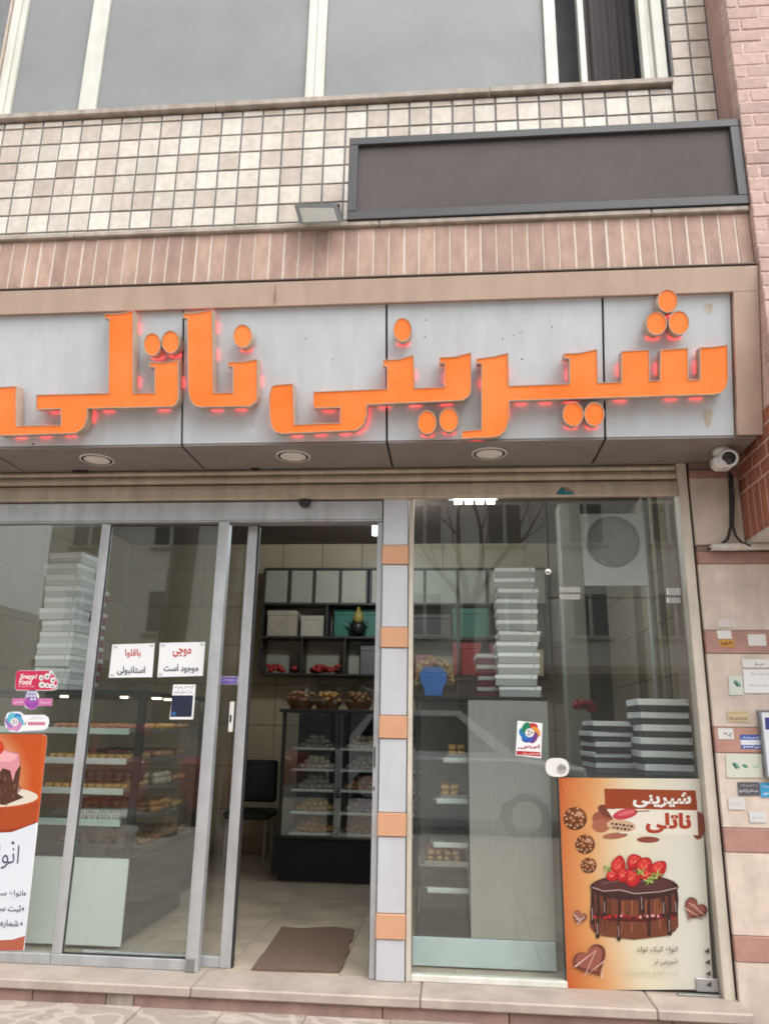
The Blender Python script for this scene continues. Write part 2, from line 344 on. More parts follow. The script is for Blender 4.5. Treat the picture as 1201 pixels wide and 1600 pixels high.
def sheet(name, pts, Y, mat, label, cat, pr=None, group=None, th=.0012):
    """a thin sheet (poster, sticker, paper) stuck at plane Y, outline in photo pixels"""
    P = [at(x, y, Y) for x, y in pts]; c = sum(P, Vector())/len(P)
    t = thing(name, c, label, cat, group); obj('sheet', MB().prism(P, (0, th, 0)), mat, t)
    if pr: pr.build(t)
    return t

# ================================================================== THE SETTING: ground
tag(bx('pavement', -14, 14, -6.0, -.2, -.3, -.012, M('paving_bed', (.3, .27, .24), .9, var=.2), None, .01), kind='structure')
pv = bpy.data.objects['pavement']
for i in range(-9, 8):
    for j in range(4):
        x = i*.405+.1; y = -.262-j*.405
        piece('paving_tile', x, x+.4, y-.4, y, -.03, random.choice((0, .0015, -.0015)), pave_m, pv, .004)
o = obj('paving_tiles', (lambda m: ([m.box(i*.405+.1, i*.405+.5, -.262-j*.405-.4, -.262-j*.405, -.03, 0) for j in range(4, 14) for i in range(-25, 25)], m)[1])(MB()), pave_m, pv); o['kind'] = 'stuff'
tag(obj('kerb', MB().cbox(-14, 14, -6.2, -6.0, -.3, .005, .02), M('kerb_stone', (.36, .35, .33), .8)), kind='structure')
tag(obj('road', MB().add([(-120, -16.1, -.13), (120, -16.1, -.13), (120, -6.1, -.13), (-120, -6.1, -.13)], [(0, 1, 2, 3)]), M('asphalt', (.055, .055, .056), .85, var=.2, scale=30, bump=.3)), kind='structure')
tag(obj('ground', MB().add([(-150, -150, -.16), (150, -150, -.16), (150, 60, -.16), (-150, 60, -.16)], [(0, 1, 2, 3)]), M('earth', (.16, .14, .12), .9)), kind='structure')
tag(bx('far_pavement', -40, 40, -20.9, -16, -.3, 0, M('far_paving', (.34, .31, .28), .85)), kind='structure')

# step in front of the shop: marble treads on a red stone riser
ST = thing('entrance_step', (-.6, -.1, 0), 'low beige marble step with red stone riser running along the shop front', 'step')
jx = [-3.9, -2.42, -1.29, -.17, .93, 1.365]
for a, b in zip(jx, jx[1:]): piece('tread_slab', a+.0015, b-.0015, -.262, .02, .047, .093, tread_m, ST, .007)
jx = [-3.9, -3.0, -2.1, -1.72, -1.58, -.35, .25, 1.0, 1.35]
for k, (a, b) in enumerate(zip(jx, jx[1:])): piece('riser_stone', a+.002, b-.002, -.235, 0, -.02, .0465, M('riser_red', (.31, .20, .165), .8, var=.3, scale=6, bump=.3, rnd=.12) if k != 3 else ledge_m, ST, .004)

# ================================================================== upper wall
YW = -.42
TW = thing('tiled_wall', (0, YW, 4.1), 'upper wall of small square white and pinkish travertine tiles with grey grout', 'wall')
obj('wall_core', MB().box(-3.9, 1.62, YW+.006, -.2, 4.0, 5.14).box(1.375, 1.62, YW+.006, -.2, 5.1405, 6.9).box(-3.9, -3.06, YW+.006, -.2, 5.1405, 6.9), grout_m, TW)
px_ = .1341; X0 = -2.797; Z0 = 4.963; pz_ = .1335
for k in range(-8, 34):
    xa = X0+k*px_; xb = xa+px_
    for r in range(-6, 15):
        za = Z0+r*pz_; zb = za+pz_
        if xa < -3.3: continue
        if r <= 0:
            if za < 4.15: continue
            if xa > -.56 and r < -1: continue           # behind the LED board
            if zb > 5.16: continue
        elif r == 1:
            if xa < 1.3: zb = 5.146
        else:
            if xa < 1.3: continue
        if r == 1 and xa > 1.3: pass
        xe = min(xb, 1.616); xs = xa
        if xe-xs < .05: continue
        if xa > 1.3 and za > 5.2: xs = max(xs, 1.378)
        h = (k*7+r*13) % 11; q = random.random()
        mt = tile_m[0] if q < .55 else tile_m[1] if q < .78 else tile_m[2]
        if r in (0, 1): mt = tile_m[1] if (k+r) % 2 else tile_m[0 if q < .7 else 2]
        if xa > 1.3: mt = tile_m[1] if q < .8 else tile_m[0]
        piece('tile', xs+.0058, xe-.0058, YW-random.choice((0, .001, .002)), YW+.02, za+.0058, zb-.0058, mt, TW, .002)

# window band of the upper floor
UW = thing('upper_window', (-.8, -.3, 5.2), 'long white framed upper floor window with grey frosted panes and one opened sash', 'window')
yf, ztop = -.37, 6.9
for nm, a, b, d in (('outer_frame', -3.05, -3.0, .02), ('sash_stile', -2.998, -2.962, .0), ('mullion', -2.474, -2.357, 0), ('mullion', -.937, -.878, .0), ('mullion', -.876, -.814, .002),
                  ('mullion', .617, .693, 0), ('sash_stile', .847, .886, -.06), ('sash_stile', 1.221, 1.262, 0), ('sash_stile', 1.264, 1.293, -.012), ('outer_frame', 1.295, 1.36, .02)):
    bx(nm, a, b, yf-d, yf+.07-d, 5.205, ztop, aluw_m, UW)
bx('bottom_rail', -2.96, .616, yf+.004, yf+.05, 5.205, 5.24, aluw_m, UW); bx('bottom_rail', .694, 1.22, yf+.012, yf+.05, 5.205, 5.232, aluw_m, UW)
for a, b in ((-2.96, -2.476), (-2.355, -.939), (-.812, .615)): bx('frosted_pane', a, b, yf+.025, yf+.033, 5.242, ztop, frost_m, UW)
cu = []
for i in range(41): cu.append((.885+i*.0085, -.16+.008*math.sin(i*1.25)+.008*math.sin(i*.43)))
mbc = MB(); mbc.v = [Vector((x, y, z)) for z in (5.17, 6.9) for x, y in cu]; mbc.f = [[i, i+1, 41+i+1, 41+i] for i in range(40)]
obj('curtain', mbc, M('dim_curtain', (.07, .065, .065), .9), UW, smooth='all', recalc=False)
bx('reveal_slab', -3.3, -3.056, yf-.04, yf+.1, 5.205, ztop, creamst_m, UW)
obj('dark_room', MB().box(-3.05, 1.37, .15, .16, 5.1, 6.95).box(-3.05, 1.37, -.25, .55, 6.92, 6.94).box(1.36, 1.37, -.28, .55, 5.2, 6.9).box(-3.06, 1.37, -.2, .55, 5.14, 5.16), M('dim_room', (.30, .30, .32), .8), UW)
SL = thing('window_sill', (-.8, YW, 5.15), 'thin pale stone sill under the upper floor window', 'sill')
for a, b in ((-3.9, -1.5), (-1.497, .25), (.253, 1.367)): piece('sill_slab', a, b, YW-.035, -.2, 5.155, 5.2, ledge_m, SL, .006)

# soldier course band with its ledge
SB = thing('brick_band', (0, -.65, 3.735), 'band of upright pink bricks with pale joints above the sign', 'brick band')
obj('band_core', MB().box(-3.9, 1.618, -.6488, -.2, 3.735, 4.066), mortar_m, SB)
for k in range(-38, 24):
    a = -.343+k*.08569
    if a < -3.3 or a > 1.6: continue
    piece('brick', a+.0045, min(a+.08569-.0035, 1.617), -.65-random.choice((0, .0015, .003)), -.6, 3.737, 4.064, brick_m, SB, .003)
LG = thing('stone_ledge', (0, -.66, 4.07), 'narrow stone ledge capping the pink brick band', 'ledge')
for a, b in ((-3.9, -2.2), (-2.197, -.4), (-.397, 1.1), (1.103, 1.618)): piece('ledge_slab', a, b, -.675, -.42, 4.068, 4.1, ledge_m, LG, .005)

# brick pier on the right
PR = thing('brick_pier', (1.9, -.5, 2.3), 'projecting pink brick pier with rough mortar at the right edge', 'pier')
obj('pier_core', MB().box(1.6225, 2.6, -.6985, .0, 2.36, 6.9), mortar2_m, PR)
obj('pier_underside', MB().box(1.62, 2.6, -.7, .0, 2.34, 2.3595), M('rough_plaster', (.52, .48, .44), .9, var=.15, bump=.5), PR)
for r in range(0, 50):
    z = 2.665+r*.0837
    off = 0 if r % 2 else .11
    xs = [1.62]+[1.69+off+i*.212 for i in range(0, 5)]
    for a, b in zip(xs, xs[1:]):
        if a > 2.1 or z > 6.3: continue
        piece('brick', a+.001, b-.009, -.70-random.choice((0, .002, .004)), -.62, z, z+.0745, pierbrick_m, PR, .005)
for i in range(6): piece('brick', 1.621+i*.086, 1.699+i*.086, -.70, -.62, 2.362, 2.655, pierbrick_m, PR, .004)
# left face: smooth stone above the ledge, brick courses below the sign
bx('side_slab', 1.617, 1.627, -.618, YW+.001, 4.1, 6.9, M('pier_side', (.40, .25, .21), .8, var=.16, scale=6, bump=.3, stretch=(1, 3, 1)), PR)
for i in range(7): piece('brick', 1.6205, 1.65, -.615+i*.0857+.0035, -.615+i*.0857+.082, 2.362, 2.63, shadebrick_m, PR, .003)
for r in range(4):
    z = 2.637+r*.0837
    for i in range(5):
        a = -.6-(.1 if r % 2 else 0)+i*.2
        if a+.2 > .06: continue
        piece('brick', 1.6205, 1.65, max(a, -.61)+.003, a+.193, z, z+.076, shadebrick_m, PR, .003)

# ================================================================== LED board and flood light on the ledge
LB = thing('led_board', (.52, -.68, 4.095), 'long dark unlit LED message board in a grey metal frame on the ledge', 'display board')
x0, x1, z0, z1 = -.583, 1.617, 4.103, 4.66
gf = M('grey_frame_paint', (.055, .056, .062), .5, 0, var=.08)
bx('screen', x0+.05, x1-.05, -.662, -.64, z0+.052, z1-.048, led_m, LB)
bx('frame_top', x0, x1, -.685, -.62, z1-.05, z1, gf, LB); bx('frame_bottom', x0, x1, -.685, -.62, z0, z0+.055, gf, LB)
bx('frame_side', x0, x0+.052, -.685, -.62, z0+.0555, z1-.0505, gf, LB); bx('frame_side', x1-.052, x1, -.685, -.62, z0+.0555, z1-.0505, gf, LB)
bx('back_box', x0+.02, x1-.02, -.619, -.57, z0+.02, z1-.02, black_m, LB)
FL = thing('flood_light', (-.72, -.7, 4.1), 'small grey LED flood light tilted downward at the left end of the LED board', 'flood light')
p = [at(460, 322, -.76), at(527, 322, -.76), at(535, 347, -.79), at(468, 350, -.79)]
n = Vector((0, -.55, -.83))
def slab(pts, off): return MB().prism(pts, off)
cF = sum(p, Vector())/4
obj('housing', slab([cF+(q-cF)*1.0 for q in p], -n*.045), M('light_housing', (.05, .05, .052), .5, .3), FL)
q2 = [cF+(q-cF)*.8+n*.002 for q in p]; obj('lens', slab(q2, n*.002), M('lens_glass', (.20, .19, .155), .45, var=.06), FL)
obj('bracket', MB().tube([(-.78, -.66, 4.11), (-.78, -.72, 4.12), (-.78, -.75, 4.16)], .006), black_m, FL); obj('bracket', MB().tube([(-.62, -.66, 4.11), (-.62, -.72, 4.12), (-.62, -.75, 4.16)], .006), black_m, FL)

# ================================================================== sign fascia
P0 = Vector((0, -.47, 2.845)); UPF = Vector((0, -.16, .745)).normalized(); NF = Vector((0, -.745, -.16)).normalized()
LEN = .762
def fp(x, v, d=0.): return Vector((x, P0.y, P0.z))+UPF*v+NF*d          # fascia coordinates -> world
def fbox(mb, x0, x1, v0, v1, d0, d1):
    return mb.add([fp(x0,v0,d0),fp(x1,v0,d0),fp(x1,v0,d1),fp(x0,v0,d1),fp(x0,v1,d0),fp(x1,v1,d0),fp(x1,v1,d1),fp(x0,v1,d1)],
                  [(0,3,2,1),(4,5,6,7),(0,1,5,4),(1,2,6,5),(2,3,7,6),(3,0,4,7)])
FA = thing('sign_fascia', (-.6, -.4, 2.83), 'tilted pale grey panel signboard with beige metal frame above the shutter', 'signboard')
obj('carcass', MB().prism([(-3.9, -.452, 2.846), (-3.9, -.612, 3.60), (-3.9, -.61, 3.72), (-3.9, -.05, 3.72), (-3.9, -.05, 2.846)], (5.5, 0, 0)), dark_m, FA)
jo = [-3.9, -2.66, -1.506, -.353, .817, 1.487]
for a, b in zip(jo, jo[1:]):
    obj('fascia_panel', fbox(MB(), a+.006, b-.006, .0, LEN-.002, -.012, 0), fasc_m, FA)
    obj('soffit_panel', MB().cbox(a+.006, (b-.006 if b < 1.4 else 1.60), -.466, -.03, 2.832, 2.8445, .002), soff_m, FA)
obj('top_frame', fbox(MB(), -3.9, 1.617, LEN, LEN+.135, -.03, .03), bronze_m, FA)
obj('side_frame', fbox(MB(), 1.489, 1.6165, -.002, LEN-.002, -.03, .03), bronze_m, FA)
obj('top_flashing', MB().cbox(-3.9, 1.617, -.69, -.648, 3.7255, 3.7345, .002), M('dark_flashing', (.10, .075, .06), .6), FA)

for px, py, r_ in ((478, 529, .004), (520, 562, .0035), (665, 500, .004), (663.5, 526, .004), (862, 511, .004), (785, 530, .004), (813, 520, .0035), (815, 561, .005), (802, 524, .003), (52, 694, .006), (204, 652, .003), (245, 651, .003), (396, 665, .003)):
    q = atp(px, py, P0, NF); obj('screw_hole', MB().lathe([(r_, 0), (r_*.7, .001), (0, .001)], q+NF*.0005, NF, n=8), dark_m, FA)
for pts in ([(1098, 478), (1106, 474), (1113, 476), (1111, 488), (1106, 492)], [(1098, 640), (1112, 641), (1111, 655), (1107, 668), (1103, 668), (1099, 655)]):
    obj('glue_stain', MB().prism([atp(x, y, P0, NF)+NF*.0006 for x, y in pts], NF*.0004), M('old_glue', (.50, .45, .38), .7, var=.2, scale=40), FA)
for px, py in ((122, 730), (133, 732), (400, 733)): 
    q = at(px, py, -.075); bx('clip', q.x-.03, q.x+.02, -.085, -.065, 2.818, 2.8315, dark_m, FA)
bx('frame_joint', ax(433, 445, -.65)-.001, ax(433, 445, -.65)+.001, -.685, -.60, 3.6, 3.72, M('frame_seam', (.25, .17, .12), .6), FA, .0004)
# raised letters, outlines measured on the letter faces
def L3(pts): return [(x/2, 420+y/2) for x, y in pts]
def L4(pts): return [(600+x/2, 420+y/2) for x, y in pts]
letters = [
 ('ya_and_lam', L3([(326,140),(370,139),(417,130),(417,387),(483,387),(483,308),(467,308),(467,292),(515,291),(558,283),(558,405),(553,420),(540,431),(275,437),(273,470),(262,498),(240,514),(0,522),(-14,517),(-25,500),(-30,470),(-30,395),(-25,378),(-10,370),(52,366),(52,490),(190,487),(190,438),(113,440),(113,393),(338,388),(340,156),(326,156)])),
 ('alif_and_nun', L3([(572,138),(615,136),(664,126),(668,386),(727,386),(727,306),(712,305),(712,290),(760,289),(805,281),(805,398),(799,417),(780,430),(625,433),(606,426),(594,410),(588,385),(584,155),(572,154)])),
 ('ya_nun_ya', [(424,604),(430,601),(458,599),(460,663),(531,660),(531,637),(489,638),(489,612),(604,607),(604,573),(598,572),(598,562),(622,561),(646,554),(648,606),(694,604),(694,568),(686,567),(686,558),(710,557),(736,550),(736.5,608),(733,619),(722,626),(574,632.5),(573,650),(568,664),(556,673),(440,678),(430,675),(424,666),(421,650),(420,618)]),
 ('shin_ya_ra', L4([(288,280),(340,273),(388,262),(390,365),(578,358),(578,281),(560,279),(560,264),(610,262),(665,250),(668,355),(740,353),(740,257),(828,251),(830,349),(860,347),(862,252),(949,246),(951,346),(985,344),(985,245),(1030,243),(1073,236),(1075,345),(1068,372),(1052,388),(1030,393),(392,413),(390,470),(382,502),(362,522),(340,527),(240,531),(242,506),(303,500),(303,297),(288,296)])),
]
dots = [(238,538,13.5,18),(266.5,534,14,18),(379,525,15,18.5),(628.5,515,14.5,18.8),(667,660,15,19),(701,656,15.5,19.3),(1042.5,470,16,18.5),(1025,505,16.5,18.5),(1060,504,16.5,19),(895,647,16.5,19.3),(928,647,16,19)]
SGN = thing('sign_lettering', fp(-.6, .1, .05), 'raised orange channel letters of the Persian shop name with red lights behind', 'sign letters')
D1 = .088
PF = P0+NF*D1
def offset_poly(P, d):
    n = len(P); out = []
    area = sum(P[i][0]*P[(i+1) % n][1]-P[(i+1) % n][0]*P[i][1] for i in range(n))
    sg = 1 if area > 0 else -1
    for i in range(n):
        a, b, c = P[i-1], P[i], P[(i+1) % n]
        def nr(p, q):
            dx, dy = q[0]-p[0], q[1]-p[1]; l = math.hypot(dx, dy) or 1; return (-dy/l*sg, dx/l*sg)
        n1, n2 = nr(a, b), nr(b, c); k = 1+n1[0]*n2[0]+n1[1]*n2[1]; k = max(k, .35)
        out.append((b[0]+(n1[0]+n2[0])/k*d, b[1]+(n1[1]+n2[1])/k*d))
    return out
def to_uv(px, py):
    p = atp(px, py, PF, NF); return (p.x, (p-PF).dot(UPF))
def letter(name, pix):
    P = [to_uv(*q) for q in pix]; n = len(P); I = offset_poly(P, .0045)
    W = lambda uv, d: fp(uv[0], uv[1], d)
    mb = MB(); k = 0
    ring = [[W(p, D1) for p in P], [W(p, D1) for p in I], [W(p, D1-.005) for p in I]]
    back = [W(p, .018) for p in P]
    mb.v = ring[0]+ring[1]+ring[2]+back
    for i in range(n):
        j = (i+1) % n
        mb.f += [[i, j, n+j, n+i], [n+i, n+j, 2*n+j, 2*n+i], [3*n+i, 3*n+j, j, i]]
    mb.f.append([3*n+i for i in range(n)])
    L = obj(name, mb, rim_m, SGN, recalc=False)
    fm = MB(); fm.v = [W(p, D1-.0052) for p in I]; fm.f = [list(range(n))]
    obj('letter_face', fm, orange_m, L, recalc=False)
    # red modules on the wall side, spaced along the outline
    per = 0
    for i in range(n):
        a, b = P[i], P[(i+1) % n]; l = math.hypot(b[0]-a[0], b[1]-a[1])
        if l < .05: continue
        m = max(1, int(l/.13))
        for q in range(m):
            t = (q+.5)/m; cx, cy_ = a[0]+(b[0]-a[0])*t, a[1]+(b[1]-a[1])*t; yield_pts.append((cx, cy_, (b[0]-a[0])/l, (b[1]-a[1])/l))
    return L
for nm, pix in letters:
    yield_pts = []; L = letter('letter', pix)
    for cx, cy_, tx, ty in yield_pts:
        if random.random() < .2: continue
        e = .03; mb = MB(); t = UPF*ty+Vector((1, 0, 0))*tx; nn = UPF*tx-Vector((1, 0, 0))*ty; c = fp(cx, cy_, .008)-nn*.007
        obj('led_strip', mb.add([c+t*e*sx+nn*.0055*sy+NF*(.006*sz) for sz in (0, 1) for sx, sy in ((-1,-1),(1,-1),(1,1),(-1,1))], [(0,3,2,1),(4,5,6,7),(0,1,5,4),(1,2,6,5),(2,3,7,6),(3,0,4,7)]), redled_m, L)
for cx, cy_, rx, ry in dots:
    yield_pts = []; pix = [(cx+rx*math.cos(2*math.pi*i/28), cy_+ry*math.sin(2*math.pi*i/28)) for i in range(28)]
    L = letter('letter_dot', pix)
    c = to_uv(cx, cy_-ry*.1)
    obj('led_strip', fbox(MB(), c[0]-.03, c[0]+.03, c[1]-.065, c[1]-.05, .001, .008), redled_m, L)

# round downlights in the soffit
for k, (px, py, lb) in enumerate(((152, 718, 'round white recessed soffit light under the leftmost letters'), (458, 712.5, 'round white recessed soffit light above the sliding door opening'), (764, 708.5, 'round white recessed soffit light above the right shop window'))):
    v = ray(px, py); t = (2.831-CAMP.z)/v.z; c = CAMP+t*v
    T = thing('downlight', c, lb, 'light', 'soffit downlights')
    obj('trim_ring', MB().lathe([(.0885, .001), (.097, .0), (.1, .003), (.1, .01), (.0885, .01), (.0885, .001)], c-Vector((0, 0, .006)), n=28), white_m, T, smooth=True)
    obj('lens', MB().lathe([(.089, -.0045), (.07, -.0052), (.035, -.0058), (.0, -.006)], c, n=28), lens_m, T, smooth='all')

# ================================================================== roller shutter, guide, header
RS = thing('roller_shutter', (-.6, -.05, 2.64), 'raised cream steel roller shutter, last slats hanging under the soffit', 'shutter')
def slat(z0, z1, x0=-3.9, x1=1.287, y=-.05, bul=.012):
    pr = []
    for i in range(7):
        t = i/6; pr.append((x0, y-bul*math.sin(math.pi*t), z0+(z1-z0)*t))
    pr += [(x0, y+.02, z1), (x0, y+.02, z0)]
    return MB().prism(pr, (x1-x0, 0, 0))
for a, b in ((2.795, 2.828), (2.742, 2.789)): obj('slat', slat(a, b), shut_m, RS, smooth=True)
obj('bottom_bar', MB().prism([(-3.9, -.046, 2.735), (-3.9, -.062, 2.722), (-3.9, -.066, 2.70), (-3.9, -.066, 2.648), (-3.9, -.058, 2.64), (-3.9, -.03, 2.64), (-3.9, -.03, 2.735)], (5.187, 0, 0)), shut_m, RS)
obj('slat_gap', MB().box(-3.9, 1.287, -.038, -.026, 2.736, 2.83), dark_m, RS)
pr = Print(-.0672); pr.poly([(867, 773), (875, 761), (884, 760), (895, 767), (896, 773)], srgb(150, 140, 120)).poly([(868, 772), (878, 760), (886, 771), (880, 773)], srgb(40, 120, 135)).poly([(880, 768), (896, 768), (896, 773), (882, 773)], srgb(60, 135, 150)); pr.build(RS, 'printed_logo')
GR = thing('guide_rail', (1.315, -.05, .09), 'cream painted vertical shutter guide rail beside the stone wall', 'guide rail')
bx('front_face', 1.290, 1.343, -.075, -.065, .085, 2.83, guide_m, GR, .002); bx('side_face', 1.332, 1.343, -.0645, .03, .085, 2.83, guide_m, GR, .002); bx('side_face', 1.290, 1.300, -.0645, .03, .085, 2.83, guide_m, GR, .002)

# ================================================================== stone wall on the right, with its stickers
SW = thing('stone_wall', (1.8, -.1, 0), 'right wall of cream stone slabs with narrow red stone bands', 'wall')
YS = -.1
obj('wall_core', MB().box(1.358, 2.6, YS+.012, .5, -.05, 2.33).box(1.358, 2.6, YS+.012, .5, 2.3305, 2.83), M('stone_joint', (.25, .18, .15), .9), SW)
bands = [(734, 746, 'r'), (746, 851, 'c'), (862, 881, 'r'), (881, 985, 'c'), (985, 1021, 'r'), (1021, 1136, 'c'), (1136, 1176, 'r'), (1176, 1293, 'c'), (1293, 1331, 'r'), (1331, 1461, 'c'), (1461, 1502, 'r'), (1502, 1640, 'c')]
for a, b, k in bands:
    za, zb = az(1125, a, YS), az(1125, b, YS)
    xs = [1.352, 1.93, 2.6] if k == 'c' else [1.352, 2.25, 2.6]
    if za > 2.4: xs = [1.352, 1.617]
    for p, q in zip(xs, xs[1:]): piece('cream_slab' if k == 'c' else 'red_slab', p+.0008, q-.0008, YS-(.0 if k == 'c' else .003), YS+.03, max(zb, -.02)+.001, za-.001, creamst_m if k == 'c' else redst_m, SW, .003)
def sticker(x0, y0, x1, y1, col, label, fn=None, slant=2.0, Y=YS-.0045, cat='sticker'):
    pr = Print(Y-.0003); q = [(x0, y0), (x1, y0), (x1+slant, y1), (x0+slant, y1)]
    pr.poly(q, col)
    if fn: fn(pr)
    return sheet('sticker', q, Y, paper_m, label, cat, pr, 'stickers on the stone wall')
W_ = srgb(222, 222, 218); G_ = srgb(70, 70, 72)
sticker(1119, 967, 1148, 980, srgb(214, 205, 200), 'faded torn paper scrap above the gold label on the stone wall')
sticker(1119, 985, 1141, 998, W_, 'blank white label directly above the gold label on the red band')
sticker(1122, 999, 1146, 1011, srgb(196, 146, 70), 'small gold label with dark lettering on the upper red band', lambda p: p.scrib(1125, 1001, 1144, 1009, srgb(80, 40, 20), 1.6))
sticker(1167, 991, 1195, 1009, W_, 'blank white rectangle right of the gold label on the red band')
sticker(1158, 1030, 1215, 1043, srgb(225, 225, 224), 'white strip with small print above the large white sheet on the stone', lambda p: p.scrib(1178, 1035, 1192, 1041, G_))
sticker(1160, 1046, 1216, 1083, srgb(228, 229, 230), 'large white printed sheet on the upper cream stone slab', lambda p: p.scrib(1172, 1050, 1200, 1056, srgb(170, 170, 175)).scrib(1168, 1068, 1200, 1073, srgb(170, 170, 175)))
def leaf(x, y):
    def f(p):
        p.ell(x, y, 7, 2.4, srgb(110, 160, 140), rot=.8); p.ell(x-3, y+1, 6, 1.6, srgb(60, 90, 80), rot=.9)
    return f
sticker(1137, 1056, 1159, 1086, srgb(205, 214, 203), 'pale green sticker with a leaf drawing beside the large white sheet', leaf(1152, 1068))
sticker(1135, 1111, 1168, 1128, srgb(205, 186, 150), 'faded yellow sticker with a phone number above the lower red band', lambda p: p.text('۰۹۱-۱۶۱۸۸۷', 1137, 1120, 1167, 1126, srgb(70, 60, 50), .02).scrib(1137, 1112, 1165, 1116, srgb(160, 120, 80), .8))
sticker(1120, 1138, 1144, 1155, W_, 'white square with dark numerals on the lower red band', lambda p: p.text('۳۰۲', 1130, 1143, 1143, 1152, srgb(60, 62, 70), .03))
def blue(p):
    p.poly([(1156, 1156), (1192, 1156), (1193, 1164), (1157, 1164)], srgb(226, 228, 235)); p.scrib(1159, 1150, 1190, 1155, srgb(220, 226, 245), 1.3); p.scrib(1160, 1165, 1190, 1169, srgb(225, 230, 245), 1.6)
sticker(1155, 1148, 1192, 1170, srgb(62, 92, 170), 'blue and white striped sticker on the lower red band', blue)
sticker(1133, 1178, 1189, 1215, srgb(214, 216, 204), 'pale sticker with green leaves and branch below the lower red band', lambda p: (leaf(1150, 1196)(p), p.ell(1163, 1197, 5, 2.6, srgb(80, 150, 130), rot=.4), p.ell(1180, 1198, 5, 2, srgb(170, 200, 180))))
sticker(1151, 1222, 1185, 1243, srgb(92, 92, 100), 'dark grey printed sticker beside the bright blue one', lambda p: p.scrib(1154, 1233, 1184, 1239, srgb(190, 190, 195), 1.6).scrib(1156, 1225, 1182, 1229, srgb(170, 170, 176)))
sticker(1186, 1223, 1222, 1246, srgb(70, 158, 205), 'bright blue sticker at the photo edge', lambda p: p.scrib(1190, 1226, 1212, 1231, W_).scrib(1192, 1235, 1208, 1243, W_, 1.8))
sticker(1136, 1246, 1162, 1265, srgb(216, 214, 212), 'small worn white sticker under the dark grey one', lambda p: p.scrib(1140, 1252, 1158, 1260, srgb(175, 180, 195)))
sticker(1169, 1268, 1195, 1285, srgb(214, 216, 216), 'lowest small worn white sticker on the stone wall', lambda p: p.scrib(1174, 1273, 1190, 1281, srgb(170, 178, 190)))
NB = thing('notice_board', at(1200, 1165, -.13), 'grey framed white notice plate at the right photo edge', 'sign')
p0, p1 = at(1187, 1112, -.13), at(1196, 1214, -.13)
bx('plate', p0.x+.004, p0.x+.32, -.128, -.104, p1.z, p0.z, M('plate_white', (.62, .66, .70), .4, var=.03), NB, .002)
for nm, q in (('frame_side', (p0.x-.008, p0.x+.003, p1.z-.008, p0.z+.008)), ('frame_rail', (p0.x+.0035, p0.x+.32, p0.z+.0005, p0.z+.009)), ('frame_rail', (p0.x+.0035, p0.x+.32, p1.z-.009, p1.z-.0005))):
    bx(nm, q[0], q[1], -.134, -.102, q[2], q[3], M('grey_trim', (.22, .23, .25), .4, .3), NB, .002)
pr = Print(-.1284); pr.poly([(1194, 1121), (1240, 1121), (1240, 1140), (1195, 1140)], srgb(60, 70, 130)); pr.build(NB)

# camera, cable, pipe
c = at(1130, 716, -.3)
CC = thing('security_camera', (c.x, -.3, 2.83), 'white turret security camera under the sign beside the brick pier', 'camera')
v = (CAMP+Vector((.4, 0, 0))-c).normalized()
obj('mount_base', MB().lathe([(.045, 0), (.052, -.012), (.05, -.03), (.036, -.04), (0, -.04)], (c.x-.005, -.3, 2.831), n=24), white_m, CC, smooth=True)
cb = Vector((c.x, -.3, c.z-.012))
obj('body', MB().cbox(cb.x-.062, cb.x+.05, -.34, -.24, cb.z-.05, cb.z+.03, .022), white_m, CC)
hd = cb+Vector((.012, -.035, -.0))
obj('head', MB().lathe([(.03, -.05), (.05, -.03), (.052, .012), (.046, .022), (.038, .022), (.036, .012), (0, .012)], hd, v, n=28), white_m, CC, smooth=True)
obj('lens', MB().lathe([(.035, .0125), (.03, .016), (.012, .020), (0, .021)], hd, v, n=24), M('lens_black', (.02, .02, .024), .15), CC, smooth=True)
CB = thing('cable', at(1141, 760, -.12), 'black cables hanging from the security camera down to the white pipe', 'cable')
obj('cable_run', MB().tube([at(1138, 735, -.2), at(1140, 760, -.125), at(1141, 800, -.12), at(1141, 822, -.125), at(1136, 842, -.13), at(1122, 854, -.13), at(1105, 858, -.115)], .008), rubber_m, CB, smooth='all')
obj('cable_run', MB().tube([at(1142, 740, -.2), at(1145, 780, -.13), at(1144, 822, -.13), at(1149, 838, -.14), at(1158, 848, -.15), at(1172, 853, -.16)], .007), rubber_m, CB, smooth='all')
obj('cable_run', MB().tube([at(1142, 745, -.16), at(1142.5, 800, -.11), at(1142, 822, -.115)], .012), rubber_m, CB, smooth='all')
PP = tag(obj('pipe', MB().tube([at(1108, 858, -.1), at(1114, 855, -.13), at(1150, 854.5, -.14), at(1230, 852, -.14)], [.014, .02, .021, .021], 12), M('white_pipe', (.56, .52, .47), .6, var=.15, scale=20), None, smooth='all'), 'white plastic pipe running under the brick pier', 'pipe')

# ================================================================== shop front
HD = thing('door_header', (-2.1, 0, 2.5), 'grey aluminium header beam above the sliding doors', 'door header')
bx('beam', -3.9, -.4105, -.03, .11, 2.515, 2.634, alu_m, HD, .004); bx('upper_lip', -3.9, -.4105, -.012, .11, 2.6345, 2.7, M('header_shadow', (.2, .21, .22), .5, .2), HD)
bx('track_lip', -3.9, -.4105, -.034, .0, 2.506, 2.5145, alu_m, HD, .002)
SN = tag(obj('door_sensor', MB().lathe([(.034, .0), (.036, -.012), (.03, -.03), (.015, -.04), (0, -.042)], at(476, 782, -.05), (0, -.3, 1), n=20), black_m, None, smooth=True), 'black dome motion sensor on the aluminium door header', 'sensor')
def gpane(name, x0, x1, z0, z1, y, parent, m=None): return bx(name, x0, x1, y-.004, y+.004, z0, z1, m or glass_m, parent, .0008)
FG = thing('fixed_glass_panel', (-3, 0, .09), 'leftmost fixed glass panel carrying the orange cake poster', 'glass panel')
